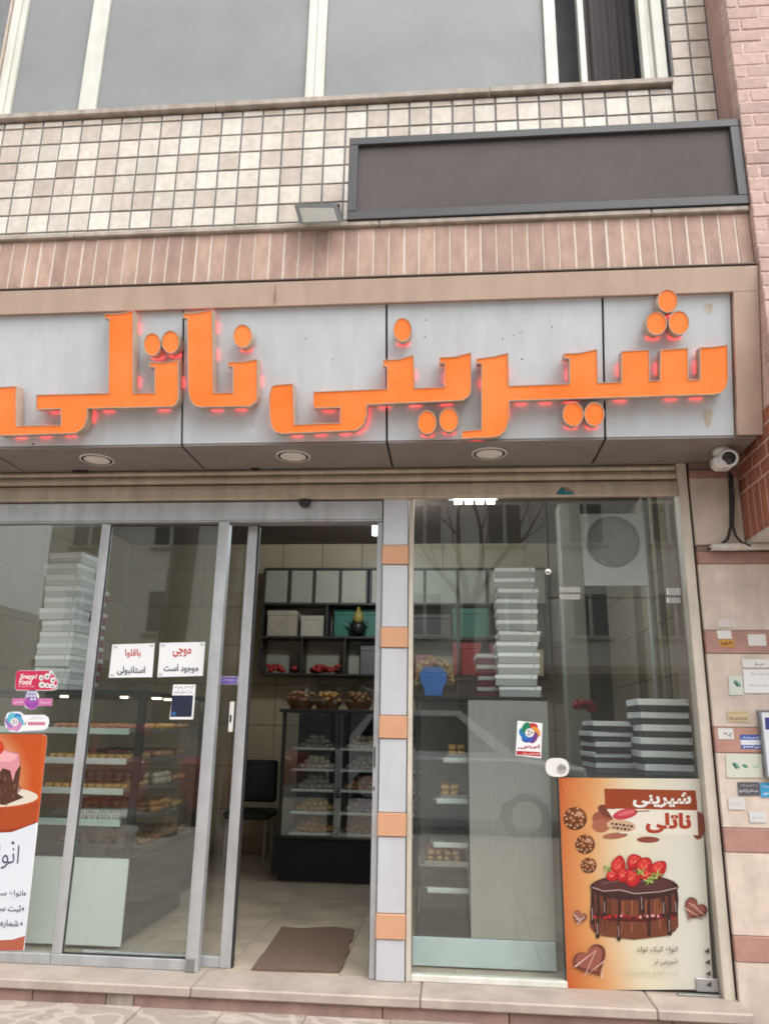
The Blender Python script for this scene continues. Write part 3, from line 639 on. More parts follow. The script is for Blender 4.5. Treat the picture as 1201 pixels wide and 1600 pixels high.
gpane('pane', -3.9, -2.136, .146, 2.505, .0, FG); bx('bottom_rail', -3.9, -2.137, -.02, .03, .0935, .145, alu_m, FG)
LA = thing('sliding_door', (-1.73, 0, .09), 'front sliding glass door leaf with two white paper notices', 'door')
bx('stile', -2.135, -2.08, -.018, .022, .146, 2.505, alu_m, LA); bx('stile', -1.397, -1.331, -.04, .022, .0935, 2.5055, alu_m, LA)
bx('bottom_rail', -2.135, -1.3975, -.02, .022, .0935, .1455, alu_m, LA); gpane('pane', -2.0795, -1.3975, .147, 2.505, .004, LA)
for a, b, c_, d in ((-2.0795, -1.3978, .1462, .153), (-2.0795, -1.3978, 2.49, 2.497)): bx('gasket', a, b, -.008, -.0005, c_, d, rubber_m, LA, .001)
for xx in (-2.0795, -1.4035): bx('gasket', xx, xx+.0055, -.008, -.0005, .1535, 2.4895, rubber_m, LA, .001)
bx('bottom_guide', -1.39, -1.345, -.047, -.0405, .095, .16, M('scuffed_steel', (.25, .25, .25), .5, .5), LA)
xl, xr = ax(389, 820, .07), ax(404, 818, .07)
LR = thing('sliding_door', (-1.25, .07, .09), 'rear sliding glass door leaf pushed open behind the front leaf', 'door')
bx('stile', xl, xr, .055, .095, .0935, 2.505, alu_m, LR); gpane('pane', -2.0, xl-.0005, .147, 2.505, .075, LR, glassi_m); bx('bottom_rail', -2.0, xl-.0005, .056, .094, .0935, .146, alu_m, LR)
bx('edge_seal', xr+.0005, xr+.012, .06, .09, .0935, 2.505, rubber_m, LR)
q = at(362, 1120, .068)
lk = bx('lock', q.x-.013, q.x+.013, .052, .0685, q.z-.085, q.z+.085, white_m, LR, .004); bx('keyhole', q.x-.005, q.x+.005, .0495, .0517, q.z-.03, q.z+.01, black_m, lk, .001)
JB = thing('door_jamb', (-.425, 0, .09), 'scuffed grey aluminium jamb on the right of the doorway', 'door frame')
bx('front_face', -.441, -.408, -.018, .0, .0935, 2.514, alu_m, JB); bx('inner_face', -.4405, -.432, .0005, .1, .0935, 2.514, alu_m, JB); bx('lower_seal', -.4445, -.4412, -.01, .05, .12, .75, rubber_m, JB, .001)
for zz in (1.0, 1.12, 1.17): bx('scuff', -.436, -.428, -.0205, -.0185, zz, zz+random.uniform(.02, .06), dark_m, JB, .001)
CO = thing('panelled_column', (-.33, 0, .07), 'narrow silver column with peach square accent panels between door and window', 'column')
colw = M('silver_panel', (.56, .58, .62), .35, .2, var=.04, streak=.06); peach = M('peach_panel', (.60, .33, .20), .35, .1, var=.05)
zc = [.0935]+[z for a, b in ((1468, 1428), (1307, 1270), (1154, 1118), (1012, 980), (882, 852)) for z in (az(618, a, -.04), az(618, b, -.04))]+[2.66]
for k in range(len(zc)-1):
    if k % 2: bx('accent_panel', -.407, -.2545, -.049, .1, zc[k]+.001, zc[k+1]-.001, peach, CO, .003)
    else: bx('column_panel', -.4035, -.258, -.04, .1, zc[k]+.001, zc[k+1]-.001, colw, CO, .003)
bx('edge_trim', -.2525, -.2265, -.03, .05, .0935, 2.66, guide_m, CO)
RW = thing('shop_window', (.16, 0, .09), 'right fixed shop window pane beside the silver column', 'window')
gpane('pane', -.226, .546, .125, 2.68, .0, RW); bx('sill_profile', -.226, .556, -.02, .03, .0935, .1245, aluw_m, RW)
bx('joint_seal', .5465, .5513, -.0055, .006, .125, 2.64, rubber_m, RW, .0008)
GD = thing('glass_door', (.92, 0, .095), 'frameless glass door with chocolate cake poster on its lower half', 'door')
gpane('pane', .552, 1.289, .105, 2.053, 0, GD)
q = at(870, 1199, -.01)
lp = [(q.x+.062*math.copysign(abs(math.cos(t))**.7, math.cos(t)), -.014, q.z+.048*math.copysign(abs(math.sin(t))**.8, math.sin(t))) for t in [2*math.pi*i/28 for i in range(28)]]
lo = obj('lock_plate', MB().prism(lp, (0, .009, 0)), white_m, GD); obj('lock_cylinder', MB().lathe([(.022, 0), (.022, .006), (.012, .008), (0, .008)], (q.x+.024, -.0145, q.z-.004), (0, -1, 0), n=16), chrome_m, lo)
bx('hinge', ax(1087, 1540)-.005, 1.288, -.016, -.0045, .105, .165, M('hinge_steel', (.42, .43, .45), .35, .7), GD)
for p, q2 in (((874, 928), (906, 937)), ((1040, 933), (1062, 943))): a, b = at(*p), at(*q2); bx('hinge', a.x, min(b.x, 1.288), -.016, -.0045, b.z, a.z-.002, chrome_m, GD)
TR = thing('transom_pane', (.92, 0, 2.06), 'upper fixed glass pane holding the exhaust fan', 'glass panel')
gpane('pane', .552, 1.289, 2.06, 2.68, 0, TR)
for p, q2 in (((874, 917), (906, 926)), ((1040, 919), (1062, 931))): a, b = at(*p), at(*q2); bx('clamp', a.x, min(b.x, 1.288), -.016, -.0045, max(b.z, 2.061), a.z, chrome_m, TR)
q = at(855, 894); obj('standoff', MB().lathe([(.018, 0), (.018, .012), (.012, .016), (0, .016)], (q.x, -.0045, q.z), (0, -1, 0), n=16), chrome_m, TR, smooth=True)
bx('door_stop_bar', 1.08, 1.285, -.05, -.02, .0935, .101, M('worn_steel', (.25, .26, .25), .5, .5), GD)
EF = thing('exhaust_fan', at(957, 860, .03), 'white square panel with round wire mesh exhaust opening in the upper glass', 'fan')
a, b = at(907, 803, .02), at(1012, 915, .02); cc = at(957, 846, .02); rr = (ax(997, 846, .02)-ax(916, 846, .02))/2
pts = [(a.x, .02, b.z), (b.x, .02, b.z), (b.x, .02, a.z), (a.x, .02, a.z)]
mb = MB(); n = 32; ang = [2*math.pi*(i+.5)/n for i in range(n)]
for t in ang: mb.v.append(Vector((cc.x+rr*math.cos(t), .02, cc.z+rr*math.sin(t))))
for t in ang:
    dx, dz = math.cos(t), math.sin(t); kx = ((b.x-cc.x) if dx > 0 else (cc.x-a.x))/max(abs(dx), 1e-6); kz = ((a.z-cc.z) if dz > 0 else (cc.z-b.z))/max(abs(dz), 1e-6); k = min(kx, kz)
    mb.v.append(Vector((cc.x+k*dx, .02, cc.z+k*dz)))
for qx in (a.x, b.x):
    for qz in (a.z, b.z):
        k = min(range(n), key=lambda i: -(math.cos(ang[i])*(qx-cc.x)+math.sin(ang[i])*(qz-cc.z))); mb.v[n+k] = Vector((qx, .02, qz))
for i in range(n): j = (i+1) % n; mb.f.append([i, j, n+j, n+i])
mb.v += [v_+Vector((0, .012, 0)) for v_ in mb.v[:2*n]]
for i in range(n): j = (i+1) % n; mb.f += [[2*n+i, 3*n+i, 3*n+j, 2*n+j], [i, 2*n+i, 2*n+j, j], [n+i, n+j, 3*n+j, 3*n+i]]
obj('panel', mb, M('fan_panel', (.30, .30, .285), .5, var=.06), EF)
obj('rim', MB().tube([(cc.x+rr*math.cos(2*math.pi*i/32), .016, cc.z+rr*math.sin(2*math.pi*i/32)) for i in range(33)], .005, 6), M('mesh_grey', (.16, .15, .14), .5, .3), EF, smooth='all')
mb = MB(); nmesh = 26
for i in range(1, nmesh):
    o_ = -rr+2*rr*i/nmesh; h = math.sqrt(rr*rr-o_*o_); mb.tube([(cc.x+o_, .02, cc.z-h), (cc.x+o_, .02, cc.z+h)], .0016, 4, False); mb.tube([(cc.x-h, .022, cc.z+o_), (cc.x+h, .022, cc.z+o_)], .0016, 4, False)
g_ = obj('wire_mesh', mb, M('mesh_wire', (.33, .31, .30), .5, .3), EF); g_['kind'] = 'stuff'
obj('fan_housing', MB().lathe([(rr+.01, .034), (rr+.01, .14), (0, .14)], (cc.x, 0, cc.z), (0, 1, 0), n=28), M('fan_dark', (.13, .12, .115), .6), EF, smooth=True)

# ================================================================== prints on the glass
GY = -.0065
# right poster
pr = Print(GY-.0006)
def bgc(u, v):
    a = Vector(srgb(190, 92, 40)); b = Vector(srgb(216, 158, 100)); c = Vector(srgb(222, 214, 186)); d = Vector(srgb(214, 212, 200))
    t = u*1.15+.10*math.sin(v*3.1)-.02
    return tuple(a.lerp(b, t/.3) if t < .3 else b.lerp(c, (t-.3)/.3) if t < .6 else c.lerp(d, min((t-.6)/.4, 1)))
PC = [(872.5, 1215), (1093, 1217), (1113, 1546), (886, 1547)]
pr.grid(PC, bgc, 14, 14)
for i in range(5): pr.line([(878+i*6, 1218+i*1), (884+i*9, 1236+i*3), (903+i*7, 1250+i*2), (912+i*6, 1268)], .9, srgb(222, 140, 80))
br = srgb(150, 66, 36); brd = srgb(96, 46, 34); cream = srgb(228, 222, 208)
# chocolate ribbon, banners, pod
pr.ell(946, 1281, 22, 14, srgb(150, 84, 62), rot=.2); pr.ell(938, 1290, 14, 11, srgb(168, 100, 76)); pr.ell(950, 1268, 18, 9, srgb(116, 62, 48), rot=.4); pr.ell(1090, 1290, 11, 22, srgb(128, 74, 58)); pr.ell(1012, 1312, 18, 5, srgb(138, 72, 60)); pr.ell(960, 1306, 20, 5, srgb(160, 100, 80), rot=-.1)
pr.poly([(943, 1232), (1086, 1235), (1089, 1266), (945, 1263)], br); pr.poly([(947, 1264), (1088, 1267), (1090, 1305), (968, 1302), (958, 1280)], cream)
pr.ell(970, 1290, 23, 9.5, srgb(206, 172, 140), rot=.12); pr.ell(976, 1272, 20, 8, srgb(190, 62, 78), rot=-.22); pr.ell(979, 1270, 15, 3.5, srgb(214, 104, 110), rot=-.22)
for i in range(11): pr.ell(956+(i % 6)*6+(i//6)*2, 1287+(i//6)*6+(i % 6)*.8, 2.6, 2.2, srgb(70, 40, 44) if i % 2 else srgb(120, 90, 84), 8)
pr.line([(990, 1268), (1014, 1267)], 1.6, srgb(110, 70, 50))
pr.text(fa('شیرینی'), 988, 1238, 1079, 1262, srgb(232, 232, 228), .035); pr.text(fa('ناتلی'), 1008, 1270, 1079, 1302, srgb(168, 62, 36), .045)
# truffles
for x, y, r in ((898, 1279, 18.5), (913.5, 1319, 15.5), (919, 1352, 12.5)):
    pr.ell(x, y, r, r*.98, srgb(96, 52, 30), 16); pr.ell(x+r*.1, y-r*.15, r*.85, r*.75, srgb(126, 70, 40), 16)
    for i in range(26): t = i*2.4; d = r*.92*math.sqrt((i+.5)/26); pr.ell(x+d*math.cos(t), y+d*math.sin(t), r*.1, r*.085, srgb(214, 176, 132) if i % 3 else srgb(62, 30, 18), 6)
    pr.ell(x+r*.35, y-r*.4, r*.3, r*.2, srgb(196, 150, 120), 10)
# cake
cb1 = srgb(112, 62, 44); pr.ell(990, 1450, 67, 15, srgb(86, 48, 36)); pr.poly([(923, 1392), (1057, 1392), (1059, 1448), (1040, 1462), (990, 1468), (940, 1462), (921, 1448)], cb1)
for i in range(46): x = 925+random.random()*130; pr.line([(x, 1398+random.random()*30), (x+random.uniform(-1, 1), 1430+random.random()*28)], random.uniform(1, 3), random.choice((srgb(134, 76, 52), srgb(98, 54, 40), srgb(150, 90, 60), srgb(88, 46, 36))))
pr.poly([(923, 1424), (960, 1431), (1010, 1432), (1057, 1423), (1057, 1430), (1010, 1440), (960, 1439), (923, 1432)], srgb(80, 30, 28))
for i in range(16): x = 926+i*8.3+random.uniform(-2, 2); pr.ell(x, 1432+math.sin(i)*1.5, random.uniform(1.8, 4), 2.6, random.choice((srgb(186, 36, 40), srgb(150, 28, 34), srgb(220, 150, 150))), 8)
pr.ell(990, 1386, 69, 20, srgb(62, 36, 36), 26); pr.ell(988, 1382, 62, 13, srgb(84, 50, 48), 24)
for x, l, wd in ((925, 1440, 8), (933, 1462, 6), (944, 1428, 6), (966, 1466, 6), (1002, 1424, 9), (1013, 1460, 5), (1036, 1430, 7), (1045, 1458, 7), (1055, 1428, 6)):
    pr.line([(x, 1392), (x+random.uniform(-1.5, 1.5), 1392+(l-1392)*.4), (x+random.uniform(-2, 2), 1392+(l-1392)*.7), (x, l-2)], wd*random.uniform(.6, .95), srgb(58, 34, 34)); pr.ell(x, l, wd*.55, 4, srgb(58, 34, 34), 10)
    if wd > 5.5: pr.line([(x-1, l-14-wd), (x-.2, l-8), (x-.8, l-3)], 1.0, srgb(176, 152, 148))
pr.line([(924, 1386), (942, 1392), (968, 1390), (990, 1396), (1030, 1393), (1056, 1387)], 1.6, srgb(178, 152, 150))
pr.line([(940, 1380), (975, 1375), (1010, 1377)], 1.4, srgb(128, 96, 94))
for x, y, rx, ry, rt in ((965, 1352, 11, 14, .2), (955, 1367, 8, 8, .1), (990, 1345, 12, 10, -.5), (985, 1370, 11, 13, -.6), (1006, 1352, 13, 12, .5), (1028, 1356, 11, 12, .8), (1008, 1366, 10, 7, .1), (972, 1366, 8, 10, .1)):
    def berry(k, dx, dy): return [(x+dx+k*(rx*math.sin(t)*(1-.28*math.cos(t))*math.cos(rt)-1.12*ry*-math.cos(t)*math.sin(rt)), y+dy+k*(rx*math.sin(t)*(1-.28*math.cos(t))*math.sin(rt)+1.12*ry*-math.cos(t)*math.cos(rt))) for t in [2*math.pi*i/18 for i in range(18)]]
    pr.poly(berry(1.08, 0, .6), srgb(128, 22, 28)); pr.poly(berry(1, 0, 0), srgb(184, 36, 38)); pr.poly(berry(.62, -1.6, -1.6), srgb(210, 60, 56))
    for i in range(7): t = i*2.4; pr.ell(x+rx*.6*math.cos(t)*(i % 3+1)/3, y+ry*.6*math.sin(t)*(i % 3+1)/3, .8, .9, srgb(236, 170, 140), 5)
for x, y in ((1018, 1371), (1026, 1366), (948, 1356), (1000, 1362), (1012, 1376)):
    for k in range(4): t = k*1.5+x; pr.ell(x+4*math.cos(t), y+3*math.sin(t), 4.4, 1.5, srgb(124, 158, 74) if k % 2 else srgb(164, 186, 110), 8, t)
def heart(x, y, s, rot, c1, c2):
    pts = []
    for i in range(30):
        t = 2*math.pi*i/30; u = 16*math.sin(t)**3/16*s; v = -(13*math.cos(t)-5*math.cos(2*t)-2*math.cos(3*t)-math.cos(4*t))/16*s
        pts.append((x+u*math.cos(rot)-v*math.sin(rot), y+u*math.sin(rot)+v*math.cos(rot)))
    pr.poly(pts, c1); pr.poly([(x+(a_-x)*.82-s*.05, y+(b_-y)*.82-s*.05) for a_, b_ in pts], c2)
heart(1084, 1420, 19, .6, srgb(104, 58, 48), srgb(140, 82, 70)); heart(923, 1500, 27, -.5, srgb(110, 58, 48), srgb(150, 88, 74)); heart(905, 1432, 11, .4, srgb(120, 72, 60), srgb(150, 100, 88))
pr.line([(1066, 1416), (1096, 1436), (1070, 1420), (1078, 1440)], 1.3, srgb(214, 170, 158)); pr.line([(1075, 1410), (1102, 1432), (1082, 1412)], 1.3, srgb(214, 170, 158))
pr.line([(897, 1510), (930, 1484), (912, 1525), (944, 1500), (938, 1528)], 2.2, srgb(226, 196, 186)); pr.line([(895, 1428), (908, 1440), (899, 1436), (912, 1432), (900, 1444)], 1.3, srgb(220, 200, 190))
pr.text(fa('انواع کیک تولد'), 993, 1478, 1057, 1490, srgb(96, 92, 84), .01); pr.text(fa('شیرینی تر'), 1020, 1497, 1057, 1507, srgb(110, 106, 98), .01); pr.text(fa('ثبت انواع سفارشات'), 975, 1514, 1057, 1525, srgb(186, 182, 164))
for i in range(4): x, y = 1103+i*1.0, 1485+i*17.5; pr.poly([(x-5, y+1), (x+3, y-5), (x+4, y+4)], srgb(74, 76, 72))
sheet('cake_poster', PC, GY, paper_m, 'large orange and cream poster of a strawberry chocolate cake on the glass door', 'poster', pr)
# left poster
pr = Print(GY-.0006)
def bgl(u, v): a = Vector(srgb(196, 84, 30)); b = Vector(srgb(240, 200, 150)); d = math.hypot((u-.35)*1.2, (v-.55)*1.0); return tuple(b.lerp(a, min(1, max(0, (d-.15)/.5))))
pr.grid([(-70, 1147), (66, 1147), (59, 1285), (-80, 1275)], bgl, 12, 12)
pr.poly([(66, 1147), (73, 1150), (74, 1156), (60, 1285), (59, 1285)], srgb(202, 92, 38))
pr.ell(-15, 1245, 75, 16, srgb(226, 216, 200), 26); pr.poly([(-80, 1250), (-20, 1262), (30, 1260), (62, 1252), (56, 1286), (20, 1297), (-80, 1300)], srgb(176, 74, 34)); pr.poly([(-80, 1290), (-20, 1298), (30, 1294), (57, 1283), (57, 1286), (20, 1300), (-80, 1306)], srgb(150, 58, 28))
pr.poly([(-60, 1195), (8, 1172), (30, 1178), (33, 1200), (28, 1240), (38, 1246), (8, 1258), (-60, 1250)], srgb(88, 54, 40))
for i in range(60): x = random.uniform(-50, 32); y = random.uniform(1200, 1254); pr.line([(x, y), (x+random.uniform(-4, 4), y+random.uniform(3, 8))], random.uniform(1.2, 2.6), random.choice((srgb(60, 36, 28), srgb(116, 76, 56), srgb(140, 100, 74), srgb(80, 48, 36))))
pr.poly([(-60, 1190), (-10, 1176), (8, 1172), (30, 1178), (32, 1196), (25, 1206), (21, 1222), (17, 1204), (5, 1200), (-2, 1210), (-10, 1200), (-60, 1210)], srgb(222, 150, 160)); pr.poly([(-10, 1178), (8, 1174), (28, 1180), (20, 1190), (0, 1190)], srgb(236, 176, 182))
pr.ell(-2, 1168, 9, 11, srgb(204, 60, 34)); pr.ell(-4, 1164, 5, 6, srgb(226, 104, 60))
pr.poly([(-80, 1306), (20, 1300), (57, 1286), (40, 1462), (20, 1468), (0, 1469), (-80, 1470)], srgb(224, 230, 238))
pr.poly([(40, 1462), (37, 1485), (-80, 1486), (-80, 1470), (0, 1469), (20, 1468)], srgb(178, 98, 76))
nv = srgb(72, 76, 104); pr.text(fa('انواع کیک'), -85, 1318, 28, 1362, nv, .0, 4, -3); pr.ell(21, 1317, 2.4, 2.4, nv)
for st, x0_, x1_, y0_, bx_ in (('انواع سفارشات', -40, 37, 1389, 39), ('ثبت سفارش', -28, 34, 1412, 36.5), ('شماره تماس', -30, 30, 1435, 34)):
    pr.text(fa(st), x0_, y0_, x1_, y0_+13, srgb(84, 86, 98), .012, 0, -2); pr.poly([(bx_-1.5, y0_+8), (bx_+2.2, y0_+4.5), (bx_+1.6, y0_+11)], srgb(70, 72, 84))
sheet('cake_poster', [(-80, 1147), (67, 1147), (73, 1149.5), (74, 1157), (38, 1486), (-80, 1486)], GY, paper_m, 'orange and white poster of a pink cake slice at the left edge', 'poster', pr)
# notices
for nm, q, a, b, lb in (('paper_notice', [(176, 1007), (242, 1005), (238, 1058), (170, 1059)], ('باقلوا', 196, 1014, 220, 1028), ('استانبولی', 183, 1041, 227, 1055), 'white paper notice with red and black words, left of the two'),
                        ('paper_notice', [(250, 1004.5), (321, 1003), (317, 1056), (246, 1058)], ('موچی', 270, 1013, 299, 1028), ('موجود است', 256, 1038, 310, 1052), 'white paper notice with red and black words, right of the two')):
    pr = Print(GY-.0006); pr.text(fa(a[0]), a[1], a[2], a[3], a[4], srgb(196, 52, 46), .025); pr.text(fa(b[0]), b[1], b[2], b[3], b[4], srgb(52, 60, 72), .025)
    for cx_, cy2 in ((q[0][0]+5, q[0][1]+4), (q[1][0]-5, q[1][1]+4), (q[3][0]+5, q[3][1]-4)): pr.poly([(cx_-3, cy2-2), (cx_+3, cy2-2), (cx_+3, cy2+2), (cx_-3, cy2+2)], srgb(206, 212, 214))
    sheet(nm, q, GY, paper_m, lb, 'notice', pr, 'paper notices on the sliding door')
pr = Print(GY-.0006); pr.scrib(273, 1071, 302, 1076, srgb(90, 94, 100), .9); pr.text(fa('ما را دنبال کنید'), 273, 1078, 300, 1084, srgb(80, 84, 90)); pr.poly([(269, 1086.5), (302, 1086.5), (299.5, 1120), (266.5, 1120)], srgb(40, 46, 66)); pr.ell(272, 1115, 3, 3, srgb(40, 110, 180))
sheet('card_notice', [(271, 1069.5), (306, 1069.5), (302, 1124), (265, 1124)], GY, paper_m, 'small white card with a plain dark blue square below the notices', 'notice', pr)
Y2 = .066; pr = Print(Y2-.0006); pr.poly([(343, 1057.5), (372, 1057.5), (370, 1069), (341, 1069)], srgb(122, 104, 176)); pr.scrib(347, 1060, 366, 1065, srgb(200, 196, 230)); pr.poly([(373, 1060), (370, 1063), (372, 1067)], srgb(230, 226, 245))
sheet('sticker', [(342.5, 1057), (372.8, 1057), (370.8, 1069.5), (340.5, 1069.5)], Y2, paper_m, 'small purple sticker on the rear sliding door leaf', 'sticker', pr)
# delivery stickers
pk = srgb(206, 52, 88); pr = Print(GY-.0006)
pr.poly([(26, 1050), (30, 1048), (76, 1048), (82, 1050), (90, 1066), (88, 1076), (82, 1078), (27, 1078), (24, 1075)], pk)
pr.text('Snapp!', 31, 1053, 57, 1062.5, srgb(245, 240, 242), .03, 2); pr.text('Food', 30, 1061, 49, 1070, srgb(245, 240, 242), .03, 1); pr.scrib(29, 1070, 54, 1074, srgb(235, 190, 205), .9)
for x, y, rx, ry in ((65, 1059, 4, 4.5), (74, 1057, 4.5, 5), (80, 1052, 3, 3.5), (83, 1063, 4, 5), (66, 1070, 5, 5), (74, 1071, 4.5, 4), (82, 1072, 5, 4), (88, 1073, 2, 3)): pr.ell(x, y, rx, ry, srgb(232, 230, 232), 12); pr.ell(x+.5, y+.5, rx*.45, ry*.4, srgb(110, 130, 120), 8)
sheet('sticker', [(26, 1050), (30, 1047.5), (77, 1047.5), (82, 1048), (91, 1066), (89, 1077), (82, 1079), (27, 1079), (23.5, 1075)], GY, paper_m, 'pink food delivery sticker with white lettering and food drawings', 'sticker', pr, 'delivery stickers on the left glass')
pr = Print(GY-.0006); pr.poly([(19, 1091), (82, 1091), (82, 1103), (19, 1102)], srgb(206, 120, 172)); pr.scrib(23, 1094, 36, 1100, srgb(240, 215, 232)); pr.scrib(62, 1094, 79, 1100, srgb(240, 215, 232))
pr.ell(50, 1097, 11, 11.5, srgb(170, 86, 178)); pr.line([(43, 1098), (47, 1103), (54, 1103), (58, 1098)], 1.4, srgb(120, 40, 130))
for i in range(3):
    for j in range(2+(i > 0)): pr.ell(45+i*5, 1082+j*5.2, 3.2, 3.2, srgb(92, 86, 150), 10); pr.ell(45+i*5, 1082+j*5.2, 2.3, 2.3, srgb(214, 214, 234), 10)
sheet('sticker', [(19, 1091), (40, 1091), (42, 1081), (46, 1078), (56, 1078), (60, 1083), (61, 1091), (82, 1091), (82, 1103), (60, 1103), (55, 1108), (48, 1109), (41, 1106), (38, 1102), (19, 1102)], GY, paper_m, 'pink bar sticker with a smiling purple grape bunch in its middle', 'sticker', pr, 'delivery stickers on the left glass')
def swirl(pr, x, y, r, cols):
    for i, c in enumerate(cols):
        t = 2*math.pi*i/len(cols)-1.2; pr.ell(x+r*.56*math.cos(t), y+r*.58*math.sin(t), r*.56, r*.36, c, 16, t+1.15)
    pr.ell(x, y, r*.42, r*.42, srgb(230, 230, 232), 14)
    for i in range(3): t = i*2.1; pr.ell(x+r*.18*math.cos(t), y+r*.18*math.sin(t), r*.1, r*.1, srgb(120, 110, 120), 8)
pr = Print(GY-.0006); swirl(pr, 23, 1128, 15, [srgb(58, 130, 196), srgb(96, 176, 206), srgb(204, 140, 190), srgb(216, 150, 200), srgb(150, 120, 190), srgb(96, 190, 210)])
pr.scrib(46, 1119, 70, 1125, srgb(200, 196, 204)); pr.poly([(44, 1128), (71, 1128), (71, 1133), (44, 1133)], srgb(206, 130, 152)); pr.line([(40, 1128), (40, 1133)], 1.5, srgb(110, 60, 80))
sheet('sticker', [(9, 1121), (12, 1114), (20, 1112), (32, 1112), (38, 1117), (70, 1117), (76, 1121), (77.5, 1129), (74, 1138), (68, 1141), (37, 1142), (30, 1144), (16, 1143), (9, 1135), (7.5, 1128)], GY, paper_m, 'white cloud shaped sticker with blue and pink swirl emblem', 'sticker', pr, 'delivery stickers on the left glass')
pr = Print(GY-.0006); swirl(pr, 827, 1145, 17, [srgb(196, 48, 52), srgb(224, 150, 60), srgb(120, 60, 130), srgb(58, 90, 176), srgb(40, 120, 190), srgb(30, 130, 90)])
pr.scrib(809, 1163, 842, 1171, srgb(176, 50, 56), 2); pr.poly([(806.5, 1173), (843.5, 1175), (843.5, 1182), (806.5, 1179)], srgb(188, 54, 60)); pr.scrib(816, 1176, 842, 1180, srgb(240, 225, 225), .9)
sheet('sticker', [(808, 1126), (847, 1130), (845, 1185), (805, 1180)], GY, paper_m, 'white card sticker with a multicoloured swirl emblem on the window', 'sticker', pr)

# ================================================================== inside the shop
ZF = .0925; YB = 3.75; ZC = 3.25; XL, XR = -3.6, 1.62
def wallbox(nm, x0, x1, y0, y1, z0, z1, m): return tag(obj(nm, MB().box(x0, x1, y0, y1, z0, z1), m), kind='structure')
gj = M('panel_joint', (.05, .042, .035), .8)
fl = wallbox('shop_floor', XL, XR, .0205, YB, -.02, ZF-.012, gj)
for i in range(9):
    for j in range(7):
        a = XL+i*.6; b = .023+j*.55
        piece('floor_tile', a, min(a+.598, XR), b, min(b+.548, YB-.01), ZF-.03, ZF+random.choice((0, .0004)), floor_m, fl, .0008)
bw = wallbox('shop_wall_back', XL, XR, YB, YB+.1, 0, ZC, gj)
lw = wallbox('shop_wall_left', XL-.1, XL, .05, YB, 0, ZC, gj)
rw = wallbox('shop_wall_right', XR, XR+.1, .1, YB, 0, ZC, gj)
cl = wallbox('shop_ceiling', XL-.1, XR+.1, .0505, YB+.1, ZC+.0005, ZC+.1, ceil_m)
fw = wallbox('shop_wall_front', XL-.1, XR+.1, .115, .2, 2.9, ZC, ceil_m)
for k in range(12):
    for r in range(8):
        x = XL+.002+k*.437; z = ZF+.002+r*.41
        if x+.43 > XR: continue
        piece('wall_panel', x, x+.432, YB-.02, YB+.01, z, min(z+.405, ZC-.002), panel_m, bw, .002)
for k in range(4):
    for r in range(8):
        y = .12+k*.9; z = ZF+.002+r*.41
        piece('wall_panel', XL-.01, XL+.02, y, y+.894, z, min(z+.405, ZC-.002), panel_m, lw, .002)
        if r < 8: piece('wall_panel', XR-.02, XR+.01, y+.08, min(y+.974, YB-.03), z, min(z+.405, ZC-.002), panel_m, rw, .002)

# wall shelf with pigeonholes
WS = thing('wall_shelf', (-.7, 3.5, 1.8), 'dark framed pigeonhole wall shelf with pale backs behind the display cases', 'shelf')
y0, y1 = 3.44, 3.725
sx0, sx1 = -1.975, .95
zr = [1.825, 2.20, 2.545, 2.915]
frm = M('shelf_frame', (.035, .03, .026), .5)
obj('back_board', MB().box(sx0, sx1, y1-.012, y1, zr[0], zr[3]), shelfw_m, WS)
for z in zr: bx('shelf_board', sx0, sx1, y0, y1-.013, z-.011, z+.011, frm, WS, .002)
rows = [[-1.975, -1.545, -1.10, -.62, -.42, .05, .50, .95], [-1.975, -1.295, -.60, .04, .50, .95], [-1.975, -1.70, -1.44, -1.165, -.885, -.85, -.57, -.29, .05, .35, .65, .95]]
rows = [rows[0], rows[1], rows[2]]
for r, xs in enumerate(rows):
    for x in xs: bx('divider', x-.01, x+.01, y0+.002, y1-.014, zr[r]+.0115, zr[r+1]-.0115, frm, WS, .002)
for r, xs in enumerate(rows):
    for a, b in zip(xs, xs[1:]):
        if r == 2 and b-a > .1: bx('cupboard_door', a+.012, b-.012, y0+.03, y0+.042, zr[2]+.014, zr[3]-.014, shelfw_m, WS, .002)
def cube(nm, x0, x1, z0, h, m, label, cat, y=3.5, d=.16, g=None):
    t = thing(nm, ((x0+x1)/2, y, z0), label, cat, g); bx('body', x0, x1, y, y+d, z0, z0+h*.8, m, t, .004); bx('lid', x0-.004, x1+.004, y-.004, y+d+.004, z0+h*.8+.0005, z0+h, m, t, .004); return t
zA, zB = zr[0]+.0115, zr[1]+.0115
red = M('red_card', (.42, .035, .03), .5, var=.1); mag = M('crimson_card', (.24, .03, .05), .5, var=.1); grn = M('green_card', (.03, .17, .11), .5, var=.12)
tea = M('teal_card', (.03, .16, .11), .5); crm = M('cream_card', (.62, .50, .30), .6); pinkc = M('pink_card', (.40, .16, .14), .5); dkc = M('dark_brown_card', (.06, .035, .03), .5); blu = M('blue_card', srgb(38, 98, 172), .45, var=.06)
def heap(nm, x0, x1, z, m, label, cat, y=3.5):
    mb = MB()
    for i in range(16): mb.blob((random.uniform(x0+.03, x1-.03), y+random.uniform(0, .12), z+.03+random.uniform(0, .05)), .035)
    t = thing(nm, ((x0+x1)/2, y, z), label, cat); obj('sweets', mb, m, t, smooth='all', kind='stuff'); return t
heap('sweet_pack', -1.93, -1.58, zA, red, 'pile of red wrapped sweets in the leftmost lower pigeonhole', 'sweets'); heap('sweet_pack', -1.51, -1.14, zA, red, 'pile of red wrapped sweets in the second lower pigeonhole', 'sweets')
cube('photo_frame', -.95, -.66, zA, .30, M('grey_frame_card', (.16, .15, .15), .4), 'grey upright frame in the lower row of the wall shelf', 'frame', 3.56, .03)
